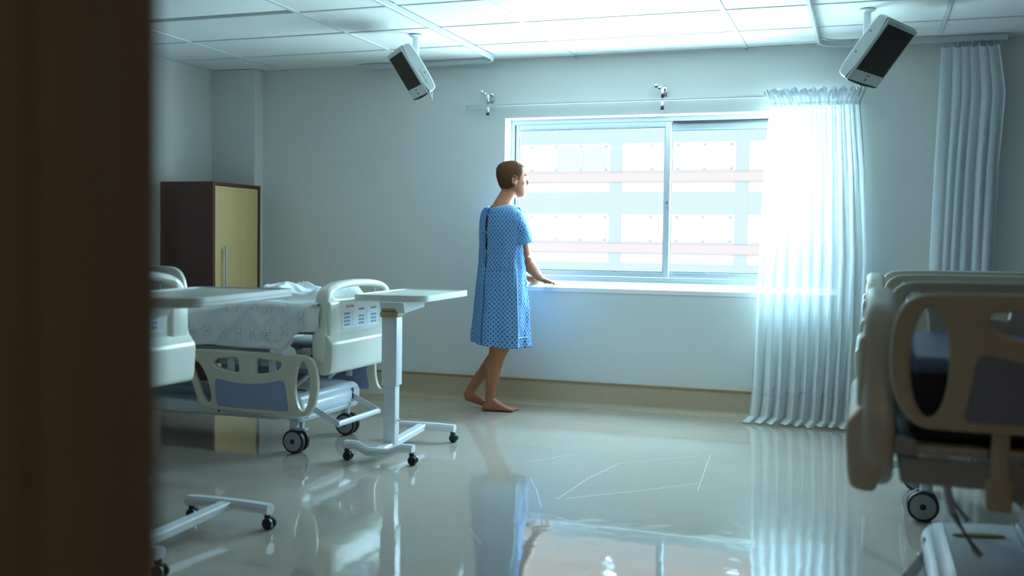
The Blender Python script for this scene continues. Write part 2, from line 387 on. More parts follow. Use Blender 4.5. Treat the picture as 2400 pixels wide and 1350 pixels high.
# the door frame beside the camera: two stacked boards give it its rounded edge
door = obj('door_1', G().box((DX0 - .26, YF - .17, 0), (DX0, YF + .03, 2.16), .018, 3), 'door_wood', kind='structure')
obj('door_stop', G().box((DX0 - .005, YF - .10, 0), (DX0 + .012, YF - .04, 2.12), .004), 'door_wood', door)
dr2 = obj('door_2', G().box((DX1, YF - .17, 0), (DX1 + .12, YF + .03, 2.16), .018, 3).box((DX0, YF - .17, 2.14), (DX1, YF + .03, 2.22), .01), 'door_wood', kind='structure')

# ceiling: lay-in tiles on a tee grid
ceil = obj('ceiling', G().box((XL - .1, YF - .14, CZ + .03), (XR + .1, D + .1, CZ + .12)), 'tile', kind='structure', smooth=False)
GX = [-4.985] + [-4.413 + 1.2*i for i in range(0, 6)] + [2.30]
GY = [D] + [D - .559 - .6032*j for j in range(0, 11)]
tw = .012
TR = (1, 2)      # the cell (x index, y index) that holds the recessed light fitting
tile_mesh = {}
for i in range(len(GX) - 1):
    for j in range(len(GY) - 1):
        x0, x1, y1, y0 = GX[i], GX[i+1], GY[j], GY[j+1]
        if y1 < YF: continue
        y0 = max(y0, YF)
        if (i, j) == (1, 3): continue
        key = (round(x1 - x0, 3), round(y1 - y0, 3))
        if key not in tile_mesh:
            w, h = key; tile_mesh[key] = G().box((-w/2 + tw + .001, -h/2 + tw + .001, .004), (w/2 - tw - .001, h/2 - tw - .001, .022), .002, 1).mesh('ceiling_tile', False)
        o = obj('ceiling_tile', tile_mesh[key], 'tile', ceil); o.location = ((x0 + x1)/2, (y0 + y1)/2, CZ + random.uniform(0, .002))
for x in GX[1:-1]:
    obj('main_tee', G().box((x - tw, YF, CZ - .001), (x + tw, D, CZ + .028)), 'tee', ceil, smooth=False)
for j, y in enumerate(GY[1:-1]):
    if y < YF: continue
    for i in range(len(GX) - 1):
        obj('cross_tee', G().box((GX[i] + tw, y - tw, CZ + .0005), (GX[i+1] - tw, y + tw, CZ + .02)), 'tee', ceil, smooth=False)
obj('edge_trim', G().box((XL, D - .022, CZ - .001), (XR, D, CZ + .003)).box((XL, YF, CZ - .001), (XL + .022, D, CZ + .003)), 'tee', ceil, smooth=False)
# recessed light fitting, switched off, top left
x0, x1, y1, y0 = GX[1], GX[2], GY[3], GY[4]
lt = thing('ceiling_light', 'switched-off recessed ceiling light panel flush in the tile grid, dark gap along its far edge', 'light', ((x0+x1)/2, (y0+y1)/2, CZ))
w, h = x1 - x0, y1 - y0
g = G().box((-w/2+.014, h/2-.016, .0), (w/2-.014, h/2-.0125, .06)).box((-w/2+.014, -h/2+.0125, 0), (w/2-.014, -h/2+.016, .06)).box((-w/2+.014, -h/2+.016, 0), (-w/2+.018, h/2-.016, .06)).box((w/2-.018, -h/2+.016, 0), (w/2-.014, h/2-.016, .06))
obj('fitting_frame', g, 'tee', lt, smooth=False)
obj('diffuser', G().box((-w/2+.03, -h/2+.03, .010), (w/2-.05, h/2-.05, .022), .004), 'tile', lt)

# skirting with a cap strip
sk = obj('baseboard_back', G().prism([(D, 0), (D, .170), (D - .008, .170), (D - .010, .04), (D - .022, .012), (D - .05, 0)], 'x', XL + .41, XR), 'skirt', kind='structure', ang=60)
obj('cap_strip', G().box((XL + .41, D - .014, .168), (XR, D, .182), .003), 'skirt_cap', sk)
sl = obj('baseboard_left', G().box((XL, YF, 0), (XL + .01, 7.017, .17)), 'skirt', kind='structure', smooth=False)
obj('cap_strip', G().box((XL, YF, .168), (XL + .014, 7.017, .182), .003), 'skirt_cap', sl)

# ------------------------------------------------------------------ window
win = obj('window_1', G().box((WX0, D + .13, .905), (WX0 + .035, D + .22, WZ1)).box((WX1 - .035, D + .13, .905), (WX1, D + .22, WZ1)).box((WX0 + .035, D + .13, 2.052), (WX1 - .035, D + .22, WZ1)).box((WX0 + .035, D + .13, .905), (WX1 - .035, D + .22, .94)), 'alu', kind='structure', smooth=False)
obj('window_sill', G().prism([(D - .004, WZ0 - .03), (D - .004, WZ0), (D + .14, .908), (D + .26, .908), (D + .26, WZ0 - .03)], 'x', WX0, WX1), 'white_paint', win, smooth=False)
rv = G().box((WX0 - .001, D - .003, WZ0), (WX0 + .004, D + .14, WZ1)).box((WX1 - .004, D - .003, WZ0), (WX1 + .001, D + .14, WZ1)).box((WX0, D - .003, WZ1 - .004), (WX1, D + .14, WZ1 + .001))
obj('reveal', rv, 'white_paint', win, smooth=False)
def sash(xa, xb, y, za, zb, sl_, sr_, top, bot):
    g = G().box((xa, y, za), (xa + sl_, y + .03, zb), .003).box((xb - sr_, y, za), (xb, y + .03, zb), .003)
    g.box((xa + sl_, y + .002, zb - top), (xb - sr_, y + .028, zb), .003).box((xa + sl_, y + .002, za), (xb - sr_, y + .028, za + bot), .003)
    g.box((xa + sl_, y - .002, zb - top + .008), (xb - sr_, y + .004, zb - top + .014)).box((xa + sl_, y - .002, za + bot - .014), (xb - sr_, y + .004, za + bot - .008))
    o = obj('sash', g, 'alu', win)
    obj('pane', G().box((xa + sl_ - .005, y + .012, za + bot - .005), (xb - sr_ + .005, y + .017, zb - top + .005)), 'glass', o, smooth=False)
    t = .003
    s = G().box((xa + sl_, y + .004, zb - top - t), (xb - sr_, y + .011, zb - top)).box((xa + sl_, y + .004, za + bot), (xb - sr_, y + .011, za + bot + t)).box((xa + sl_, y + .004, za + bot), (xa + sl_ + t, y + .011, zb - top)).box((xb - sr_ - t, y + .004, za + bot), (xb - sr_, y + .011, zb - top))
    obj('seal', s, 'seal', o, smooth=False)
    return o
s1 = sash(WX0 + .040, -1.340, D + .135, .942, 2.050, .026, .040, .042, .038)
obj('latch', G().lathe([(.0, -.008), (.008, -.008), (.008, 0)], (-1.359, D + .136, 1.475), 'y', 14).box((-1.366, D + .131, 1.435), (-1.352, D + .136, 1.445), .002), 'steel', s1)
sash(-1.366, WX1 - .04, D + .175, .942, 2.050, .03, .03, .062, .040)
obj('track_gap', G().box((WX0 + .035, D + .131, 1.0), (WX0 + .040, D + .14, 2.05)).box((-1.33, D + .138, 2.046), (WX1 - .036, D + .20, 2.052)), 'seal', win, smooth=False)

# ------------------------------------------------------------------ the building across the street
BY = 44.0
bld = thing('apartment_building', 'pale building across the street seen through the window, with red bands and blue piers', 'building', (-8, BY, -12))
FH, BW = 3.081, 5.42
X0 = -10.49 - 5 * BW
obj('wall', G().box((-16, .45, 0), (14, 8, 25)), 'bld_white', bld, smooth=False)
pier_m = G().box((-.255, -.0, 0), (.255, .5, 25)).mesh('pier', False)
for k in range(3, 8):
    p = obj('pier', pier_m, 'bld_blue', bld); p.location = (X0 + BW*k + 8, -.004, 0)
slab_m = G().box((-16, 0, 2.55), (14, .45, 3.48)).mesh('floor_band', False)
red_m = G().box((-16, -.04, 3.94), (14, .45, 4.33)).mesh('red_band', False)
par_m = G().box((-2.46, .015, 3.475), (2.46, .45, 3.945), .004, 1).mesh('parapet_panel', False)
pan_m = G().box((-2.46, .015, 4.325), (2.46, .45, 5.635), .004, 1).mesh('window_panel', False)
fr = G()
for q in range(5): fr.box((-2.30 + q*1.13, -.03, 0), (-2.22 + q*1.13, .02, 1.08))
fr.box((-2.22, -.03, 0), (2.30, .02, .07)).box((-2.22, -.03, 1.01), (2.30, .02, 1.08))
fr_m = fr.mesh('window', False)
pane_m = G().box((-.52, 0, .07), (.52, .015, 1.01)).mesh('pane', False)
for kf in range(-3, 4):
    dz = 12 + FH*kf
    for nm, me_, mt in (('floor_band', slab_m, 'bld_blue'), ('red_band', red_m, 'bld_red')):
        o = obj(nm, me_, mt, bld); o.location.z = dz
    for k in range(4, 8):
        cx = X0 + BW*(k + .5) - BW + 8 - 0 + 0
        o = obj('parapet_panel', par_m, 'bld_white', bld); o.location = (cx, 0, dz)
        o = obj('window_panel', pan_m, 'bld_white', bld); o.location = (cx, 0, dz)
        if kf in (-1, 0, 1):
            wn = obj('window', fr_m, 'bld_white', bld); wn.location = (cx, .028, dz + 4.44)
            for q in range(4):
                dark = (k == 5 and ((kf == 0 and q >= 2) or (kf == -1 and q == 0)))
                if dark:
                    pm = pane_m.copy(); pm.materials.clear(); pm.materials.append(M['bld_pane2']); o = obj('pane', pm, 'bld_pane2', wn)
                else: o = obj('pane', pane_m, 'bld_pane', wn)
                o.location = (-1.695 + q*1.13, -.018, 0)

# ------------------------------------------------------------------ window curtain rail, sheer curtain
rail = thing('curtain_rail', 'thin white curtain rail on chrome brackets above the window', 'curtain rail', (0, 0, 0))
obj('rod', G().box((-2.82, 7.058, 2.166), (-.055, 7.068, 2.186), .004), 'alu', rail)
obj('end_eye', G().tube([(-2.815, 7.063, 2.166), (-2.817, 7.063, 2.150), (-2.812, 7.063, 2.140), (-2.806, 7.063, 2.148), (-2.808, 7.063, 2.166)], .0025, 6), 'steel', rail)
def bracket(x, flip):
    g = G().box((x - .011, 7.050, 2.105), (x + .011, 7.058, 2.158), .003).box((x - .010, 7.050, 2.185), (x + .010, 7.056, 2.250), .002)
    g.bar([(x, 7.053, 2.246), (x, 7.09, 2.254), (x, D, 2.254)], .02, .006).box((x - .014, D - .006, 2.20), (x + .014, D, 2.27), .002)
    b = obj('bracket', g, 'chrome', rail)
    obj('clamp', G().box((x - .045 * flip - .012, 7.045, 2.255), (x - .045 * flip + .012, 7.075, 2.283), .004).box((x - .022 * flip - .010, 7.045, 2.242), (x - .022 * flip + .010, 7.075, 2.266), .004).box((x - .05 * flip - .004, 7.052, 2.262), (x + .0, 7.064, 2.267)), 'chrome', b)
    obj('bracket_tip', G().box((x - .012, 7.046, 2.10), (x + .012, 7.058, 2.116), .002), 'dark', b)
    return b
bracket(-2.643, 1); bracket(-1.363, 1); bracket(-.082, -1)
def interp(t, pts):
    for (a, va), (b, vb) in zip(pts, pts[1:]):
        if t <= b: return va + (vb - va) * max(0, min(1, (t - a) / (b - a)))
    return pts[-1][1]
def ss(t): t = max(0, min(1, t)); return t*t*(3 - 2*t)
SH_L = [(0, -.755), (.04, -.735), (.17, -.722), (.6, -.712), (1.22, -.695), (1.8, -.668), (2.11, -.640)]
SH_R = [(0, -.03), (.17, -.02), (.6, .0), (1.12, .006), (1.7, -.03), (2.11, -.072)]
def sheer_pt(u, z):
    x0, x1 = interp(z, SH_L), interp(z, SH_R)
    d = 1 - z / 2.11
    ph = u*2*PI*9.5 + 1.1*fbm(u*4, z*.25, 3) + .6*math.sin(u*9)
    amp = .010 + .030*ss(d*1.6) + .012*fbm(u*5, z*.5, 9)
    y = 7.035 - .075*d + amp*math.sin(ph) + .010*math.sin(ph*2.03 + 2*z) + .006*math.sin(u*2*PI*31 + z)
    x = x0 + (x1 - x0)*u + .012*ss(d*2)*math.cos(ph)
    return x, y, z
cur = thing('sheer_curtain', 'sheer white floor-length curtain gathered on the rail at the right end of the window', 'curtain', (0, 0, 0))
g = G(); NU, NV = 220, 90; rings = []
for j in range(NV + 1):
    z = 2.125 * (1 - j / NV)
    row = []
    for i in range(NU + 1):
        u = i / NU; x, y, zz = sheer_pt(u, z)
        if z < .05:
            k = ss((.05 - z)/.05); y -= k * (.05 + .035*fbm(u*7, 0, 5)); zz = max(.004, z + .012*k*(1 + fbm(u*9, 2, 1)))
            x -= k * .02
        row.append((x, y, zz))
    rings.append(row)
g.loft(rings, closed=False, caps=False)
obj('panel', g, 'sheer', cur)
g = G(); rings = []
for j in range(13):
    t = j / 12; z = 2.10 + .11*t; row = []
    for i in range(261):
        u = i / 260; fl_ = .012 + (.05*abs(t - .05)) if t > .2 else .012
        x0 = -.640 - .05*ss(t); x1 = -.072 + .03*ss(t)
        ph = u*2*PI*21 + 2.2*fbm(u*11, 0, 2)
        y = 7.04 + (.006 + .020*abs(t - .15)) * math.sin(ph) + .010*fbm(u*14, t*2, 4)
        row.append((x0 + (x1 - x0)*u + .006*math.cos(ph)*t, y, z + .018*t*fbm(u*16, 1, 7) + .012*t*math.sin(ph*.5)))
    rings.append(row)
g.loft(rings, closed=False, caps=False)
obj('gathered_heading', g, 'sheer_head', cur)
g = G()
hp = [Vector(sheer_pt(i/160, .205 + .028*math.sin(i/160*2*PI*6.3))) - Vector((0, .003, 0)) for i in range(161)]
g.tube(hp, .0028, 5)
for uc in (.17, .58, .83):
    g.tube([Vector(sheer_pt(uc + .028*math.cos(q), .15 + .045*math.sin(q))) - Vector((0, .003, 0)) for q in [k*2*PI/14 + .9 for k in range(12)]], .002, 5)
obj('hem_embroidery', g, 'sheer_head', cur)

# ------------------------------------------------------------------ ceiling tracks, ward curtain
def track(name, pts, label, hooks):
    r = thing(name, label, 'curtain track', (0, 0, 0))
    obj('track_rail', G().bar(pts, .022, .034, .003), 'alu', r)
    g = G()
    for p in hooks: g.box((p[0] - .012, p[1] - .012, CZ - .006), (p[0] + .012, p[1] + .012, CZ), .003)
    obj('ceiling_clip', g, 'alu', r); return r
def corner(cx, cy, rad, a0, a1, z, n=8): return [(cx + rad*math.cos(a0 + (a1 - a0)*k/n), cy + rad*math.sin(a0 + (a1 - a0)*k/n), z) for k in range(n + 1)]
TZ = CZ - .020
tl = track('curtain_track', [(-2.56, 3.0, TZ), (-2.56, 5.0, TZ)] + corner(-2.72, 6.88, .16, 0, PI/2, TZ) + [(-3.2, 7.04, TZ), (-3.69, 7.04, TZ)], 'empty white ceiling curtain track curving round the left bed bay', [(-2.56, 3.6), (-2.56, 5.3), (-3.1, 7.04), (-3.62, 7.04)])
obj('track_end', G().tube([(-3.66, 7.04, TZ - .017), (-3.665, 7.04, TZ - .035), (-3.655, 7.04, TZ - .045), (-3.645, 7.04, TZ - .035)], .003, 6), 'steel', tl)
tr = track('curtain_track', [(-.335, 3.0, TZ), (-.335, 5.0, TZ)] + corner(-.165, 6.87, .17, PI, PI/2, TZ) + [(.3, 7.04, TZ), (.78, 7.04, TZ)], 'white ceiling curtain track round the right bed bay, a long curtain hanging from it', [(-.335, 3.6), (-.335, 5.3), (.2, 7.04), (.6, 7.04)])
dc = thing('ward_curtain', 'opaque white bed curtain bunched on the ceiling track beside the right-hand wall', 'curtain', (0, 0, 0))
g = G(); rings = []
for j in range(81):
    z = 2.445 - j/80*2.42; d = (2.445 - z)/2.4; row = []
    for i in range(151):
        u = i/150; ph = u*2*PI*6.5 + 2.6*fbm(u*3, z*.25, 11)
        x0 = interp(z, [(0, .33), (1.02, .360), (2.445, .405)]); x1 = interp(z, [(0, .75), (1.03, .752), (1.7, .765), (2.15, .79), (2.445, .745)])
        a = .012 + .012*ss(d*3)
        row.append((x0 + (x1 - x0)*u + .012*math.cos(ph), 7.04 - .05*d + a*math.sin(ph)*(.6 + .5*fbm(u*6, z*.4, 2)), z + (.012*math.sin(ph) if j == 0 else 0)))
    rings.append(row)
g.loft(rings, closed=False, caps=False); obj('drape', g, 'drape', dc)
g = G()
for i in range(9):
    x = .415 + i*.041; g.tube([(x, 7.04, 2.44), (x + .003, 7.04, 2.455), (x, 7.04, 2.475)], .0025, 5)
obj('glider_hooks', g, 'steel', dc)

# ------------------------------------------------------------------ wardrobe
wd = thing('wardrobe', 'dark mahogany wardrobe with a pale maple door standing in the far left corner', 'wardrobe', (-4.753, 6.69, 0))
wd.scale = (1.11, 1.19, 1)
bx = G().box((-.205, -.26, .05), (.205, -.236, 1.592), .002).box((-.205, .236, .05), (.205, .26, 1.592), .002).box((-.205, -.236, 1.568), (.205, .236, 1.592), .002).box((-.205, -.236, .05), (.205, .236, .08), .002).box((-.205, -.236, .08), (-.19, .236, 1.568)).box((-.19, -.23, 0), (.17, .24, .05))
obj('carcass', bx, 'dark_wood', wd)
obj('edge_band', G().box((.204, -.26, .05), (.2085, -.236, 1.592)).box((.204, .236, .05), (.2085, .26, 1.592)).box((.204, -.236, 1.568), (.2085, .236, 1.592)), 'red_edge', wd, smooth=False)
wdoor = obj('door', G().box((.188, -.233, .085), (.206, .233, 1.564), .002), 'maple', wd)
obj('handle', G().tube([(.236, -.158, .74), (.236, -.158, 1.12)], .006, 10).tube([(.2, -.158, 1.08), (.236, -.158, 1.08)], .004, 8).tube([(.2, -.158, .78), (.236, -.158, .78)], .004, 8), 'steel', wdoor)

# ------------------------------------------------------------------ hospital beds (foot end at local x = 0, head towards -x)
def rail_outline():
    def q(p):
        x, y = p; t = 195 + (x - 90)*.02; b = 1035 + (x - 90)*.027
        return (-.84 + (x - 90)/2085*.84, .33*(1 - (y - t)/(b - t)))
    o = smooth_poly([q(p) for p in [(90, 370), (110, 290), (160, 225), (240, 197), (500, 200), (1900, 228), (2060, 262), (2140, 370), (2175, 560), (2165, 800), (2110, 970), (2020, 1065), (1900, 1088), (430, 1040), (340, 960), (290, 800), (200, 580)]], 2)
    h = [[(215, 305), (330, 370), (430, 500), (500, 650), (550, 850), (545, 950), (470, 950), (400, 840), (330, 650), (220, 400)],
         [(600, 330), (750, 318), (960, 290), (990, 480), (960, 515), (585, 435)], [(1245, 300), (1330, 308), (1500, 335), (1630, 340), (1630, 430), (1500, 490), (1270, 520), (1240, 500)]]
    hs = [smooth_poly([q(p) for p in a], 2) for a in h]
    hs.append([q((1945 + 108*math.cos(k*2*PI/36), 665 + 345*math.sin(k*2*PI/36))) for k in range(36)])
    pn = smooth_poly([q(p) for p in [(612, 640), (640, 597), (700, 602), (900, 645), (1150, 658), (1400, 642), (1600, 600), (1660, 595), (1700, 640), (1720, 830), (1755, 990), (1735, 1018), (1690, 1018), (680, 985), (648, 955), (620, 760)]], 1)
    return o, hs, pn
RO, RH, RP = rail_outline()
def up(me, flip=False):      # local XY plate -> XZ plate
    me.transform(Matrix.Rotation(PI/2, 4, 'X')); return me
rail_me = up(plate([RO] + RH, .034, .010)); panel_me = up(plate([RP], .040, .003, 1))
rim = G()
for pts in RH[3:4]: rim.tube([(p[0], -.0, p[1]) for p in pts] + [(pts[0][0], 0, pts[0][1])], .004, 6)
def footboard_outline():
    half = [(.0, .957), (.14, .954), (.26, .942), (.345, .920), (.385, .885), (.395, .82), (.398, .72), (.418, .675), (.425, .64), (.425, .56), (.405, .525), (.36, .475), (.32, .455), (0, .452)]
    o = half + [(-y, z) for y, z in half[1:-1]][::-1]
    hole = smooth_poly([(-.285, .862), (.285, .862), (.305, .875), (.285, .900), (.15, .912), (0, .917), (-.15, .912), (-.285, .900), (-.305, .875)], 2)
    return smooth_poly(o, 2), hole
FO, FHole = footboard_outline()
fb_me = plate([FO, FHole], .080, .026, 4); fb_me.transform(Matrix(((0, 0, 1, -.036), (1, 0, 0, 0), (0, 1, 0, 0), (0, 0, 0, 1))))
def make_caster(x, y, parent):
    s = 1 if x < -1 else 1
    c = obj('caster', G().lathe([(0, .105), (.024, .105), (.026, .12), (.026, .175), (.024, .18), (0, .18)], (x, y, 0), 'z', 18).prism(smooth_poly([(x - .026, .115), (x + .026, .115), (x + .045, .10), (x + .060, .07), (x + .045, .045), (x + .02, .05), (x - .026, .08)], 1), 'y', y - .013, y + .013, .003), 'bed_white', parent)
    for sy in (-1, 1):
        a = sy*.014; b = sy*.040
        prof = [(.0, a), (.063, a), (.066, a + sy*.004), (.066, b - sy*.006), (.062, b), (.055, b), (.0, b)]
        w_ = obj('tyre', G().lathe(prof, (x + .012, y, .066), 'y', 30), 'rubber', c)
        obj('wheel_disc', G().lathe([(0, b - sy*.002), (.053, b - sy*.002), (.053, b + sy*.002), (.018, b + sy*.003), (0, b + sy*.003)], (x + .012, y, .066), 'y', 30), 'hub', c)
        obj('wheel_cap', G().lathe([(0, b), (.014, b), (.013, b + sy*.006), (0, b + sy*.006)], (x + .012, y, .066), 'y', 16), 'rubber', c)
    return c
BEDG = 'hospital beds in the ward'
def make_bed(loc, rz, r, near_up, far_up, label, mattress, head=True, pl=0.):
    """r: how far the deck is raised; mattress: 'bare' or 'made'"""
    b = thing('hospital_bed', label, 'bed', loc, rz, BEDG)
    # base
    g = G().box((-2.02, -.27, .17), (-.36, .33, .245), .02, 3)
    obj('base_frame', g, 'bed_white', b)
    obj('base_deck', G().box((-2.0, -.24, .244), (-.48, .30, .252), .003).box((-1.9, -.1, .25), (-.6, .14, .30), .01), 'bed_grey', b)
    for x in (-.75, -1.5): obj('screw', G().lathe([(0, 0), (.007, 0), (.006, -.004), (0, -.004)], (x, -.27, .20), 'y', 10), 'dark', b)
    for nm, sx in (('foot_cover', 0), ('head_cover', -1.78)):
        prof = [(-.44, .19), (-.20, .185), (-.185, .21), (-.185, .275), (-.20, .305), (-.235, .322), (-.44, .336), (-.47, .32), (-.47, .20)]
        if sx: prof = [(-.65 - p[0], p[1]) for p in prof]
        c = obj(nm, G().prism([(p[0] + sx, p[1]) for p in smooth_poly(prof, 2)], 'y', -.33, .37, .03, 3), 'bed_white', b)
        sl_ = obj('cover_slot', G().lathe([(0, -.002), (.034, -.002), (.034, .003), (.030, .004), (0, .004)], (0, 0, 0), 'z', 24), 'slot', c)
        sl_.scale = (2.1, .55, 1); sl_.location = (-.33 + sx*1.0, -.15, .330); sl_.rotation_euler = (0, .06 if not sx else 0, 0)
        for yy in (-.20, .26): obj('arm_slot', G().box((-.189 + sx, yy - .012, .235), (-.182 + sx, yy + .012, .295), .003), 'dark', c)
        make_caster(-.265 + (sx if not sx else -1.52), -.265, b); make_caster(-.265 + (sx if not sx else -1.52), .325, b)
    # brake pedal loop
    p_ = obj('brake_pedal', G().bar([(-.20, -.215, .25), (-.015 - pl, -.215, .165 - pl*.6)], .010, .034), 'bed_white', b)
    obj('pedal_arm', G().bar([(-.20, .27, .25), (-.015 - pl, .27, .165 - pl*.6)], .010, .034), 'bed_white', p_)
    obj('pedal_bar', G().tube([(-.020 - pl, -.225, .165 - pl*.6), (-.020 - pl, .28, .165 - pl*.6)], [(.017, .012)]*2, 12), 'bed_white', p_)
    obj('pedal_bracket', G().box((-.27, -.30, .13), (-.18, -.255, .142)).box((-.22, -.29, .14), (-.20, -.265, .20)), 'bed_grey', b)
    # lift arms and mechanism
    for sy in (-1, 1):
        obj('lift_arm', G().bar([(-.34, sy*.30 + .03, .525 + r), (-.36, sy*.30 + .03, .50 + r), (-.72, sy*.28 + .03, .27)], .035, .08, .004), 'bed_grey', b)
        obj('lift_arm', G().bar([(-1.72, sy*.30, .52 + r), (-1.40, sy*.28, .28)], .035, .08, .004), 'bed_grey', b)
        obj('actuator', G().tube([(-.20, sy*.18, .50 + r), (-.23, sy*.18, .42 + r/2), (-.30, sy*.18, .36)], .012, 10).box((-.22, sy*.18 - .018, .44 + r), (-.17, sy*.18 + .018, .52 + r), .005), 'bed_white', b)
    obj('motor_housing', G().box((-.85, -.12, .36 + r/2), (-.55, .10, .47 + r), .02, 2).box((-.52, .12, .38 + r/2), (-.40, .22, .47 + r), .015), 'bed_grey', b)
    obj('cross_tube', G().tube([(-.5, -.36, .47 + r), (-.5, .36, .47 + r)], .016, 10).tube([(-1.1, -.36, .47 + r), (-1.1, .36, .47 + r)], .016, 10).tube([(-.72, -.34, .29), (-.72, .36, .29)], .014, 10), 'steel', b)
    dk = G().box((-2.04, -.435, .49 + r), (-.09, -.395, .555 + r), .008).box((-2.04, .395, .49 + r), (-.09, .435, .555 + r), .008).box((-.13, -.40, .49 + r), (-.09, .40, .555 + r), .008).box((-2.04, -.40, .49 + r), (-2.0, .40, .555 + r), .008)
    obj('deck_frame', dk, 'bed_grey', b)
    for xa, xb in ((-2.0, -1.22), (-1.20, -.92), (-.90, -.60), (-.58, -.12)):
        obj('deck_panel', G().box((xa, -.41, .560 + r), (xb, .41, .585 + r), .006), 'bed_white', b)
    for q in (-.43, .36): obj('frame_end_bracket', G().box((-.125, q, .56 + r), (-.075, q + .07, .60 + r), .004), 'bed_grey', b)
    # ends
    for nm, x, mir in (('footboard', 0, 1),) + ((('headboard', -2.16, -1),) if head else ()):
        fb = obj(nm, fb_me, 'cream_lt', b); fb.location = (x, 0, r); fb.scale = (mir, 1, 1)
        sh = G().prism(smooth_poly([(-.05, .455), (.016, .455), (.034, .475), (.042, .60), (.040, .628), (.020, .652), (.002, .676), (-.05, .70)], 1), 'y', -.405, .405, .012, 3)
        obj('lower_shell', sh, 'cream_lt', fb)
        for sy in (-1, 1): obj('side_column', G().box((-.03, sy*.388 - sy*.13, .655), (.018, sy*.388, .850), .022, 3), 'cream_lt', fb)
        if mir == 1:
            obj('instruction_label', G().box((.001, -.225, .690), (.0065, .215, .832), .0015, 1), 'label', fb)
            ic = G(); ib = G(); ig = G()
            for ox in (-.20, -.03, .12):
                for k in range(4):
                    (ic if k < 3 else ib).lathe([(0, .0066), (.0065, .0066), (.0065, .0074), (0, .0074)], (0, ox + k*.018 - .0, .772 + (.018 if ox > -.1 else 0)), 'x', 10)
                for row in range(3):
                    for k in range(4): ib.box((.0066, ox + k*.018 - .006, .705 + row*.020), (.0072, ox + k*.018 + .006, .717 + row*.020))
                for k in range(9): ig.box((.0066, ox + .076, .705 + k*.009), (.0072, ox + .076 + .03 - (k*7 % 4)*.004, .7065 + k*.009))
            obj('red_icons', ic, 'red_print', fb, kind='stuff'); obj('blue_icons', ib, 'blue_print', fb, kind='stuff'); obj('text_lines', ig, 'grey_mark', fb, kind='stuff')
            cu = bpy.data.curves.new('title_text', 'FONT'); cu.body = 'User Guide'; cu.size = .020; cu.extrude = .0004
            t = bpy.data.objects.new('title_text', cu); COL.objects.link(t)
            tm = bpy.data.meshes.new_from_object(t.evaluated_get(bpy.context.evaluated_depsgraph_get())); COL.objects.unlink(t); bpy.data.objects.remove(t)
            tm.materials.clear(); t = obj('title_text', tm, 'red_print', fb, kind='stuff')
            t.rotation_euler = (PI/2, 0, PI/2); t.location = (.0069, -.185, .806)
    # side rails
    for sy, isup in ((-1, near_up), (1, far_up)):
        if isup is None: continue
        z = (.635 + r) if isup else (.240 + r); x = -.055 if isup else .0
        ra = obj('side_rail', rail_me, 'cream', b); ra.location = (x, sy*.465, z)
        obj('rail_panel', panel_me, 'blue_panel', ra, label='grey-blue inset panel')
        for xx in ((-.255, -.345) if isup else (-.30, -.56)):
            if isup: a_ = obj('rail_arm', G().box((xx - .020, sy*.452 - .010, -.13), (xx + .020, sy*.452 + .010, .03), .006).box((xx - .030, sy*.425 - .02, -.19), (xx + .030, sy*.425 + .035, -.11), .006), 'cream', ra)
            else: a_ = obj('rail_arm', G().box((xx - .022, sy*.430 - .008, .10), (xx + .022, sy*.430 + .008, .30), .006), 'bed_white', ra)
            a_.location = (0, -sy*.465, 0)
        obj('pivot_bracket', G().box((-.62, -sy*.055 - .018, (-.17 if isup else .25)), (-.24, -sy*.055 + .018, (-.13 if isup else .30)), .006), 'bed_grey', ra)
    if mattress == 'bare':
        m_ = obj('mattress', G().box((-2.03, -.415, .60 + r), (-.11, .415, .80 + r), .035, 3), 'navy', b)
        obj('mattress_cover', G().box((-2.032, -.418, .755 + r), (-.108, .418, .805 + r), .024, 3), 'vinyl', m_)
    else:
        g = G(); rings = []
        for k in range(13):
            x = -2.03 + 1.955*k/12; lift = .055*ss((x + .95)/.6)
            rings.append([(x, yy, zz + lift) for yy, zz in smooth_poly([(-.41, .59), (.41, .59), (.415, .755), (-.415, .755)], 2)])
        g.loft(rings); obj('mattress', g, 'linen', b)
    return b
b1 = make_bed((-2.70, 5.20, 0), 0, 0.0, False, False, 'unmade hospital bed below the wardrobe with rumpled printed sheet and lowered side rail', 'made')
b2 = make_bed((-2.85, 3.44, 0), 0, .08, True, True, 'hospital bed mostly hidden by the dark door frame, cream footboard showing behind the nearer table', 'bare', True, .09)
b3 = make_bed((0.0, 3.12, 0), PI, .10, True, True, 'nearest hospital bed at the right edge, shadowed brown raised side rail and blue bare mattress', 'bare', True, .09)
b4 = make_bed((0.0, 5.06, 0), PI, .10, True, True, 'hospital bed behind the nearest right-hand one, white caster and brake pedal showing beneath it', 'bare')

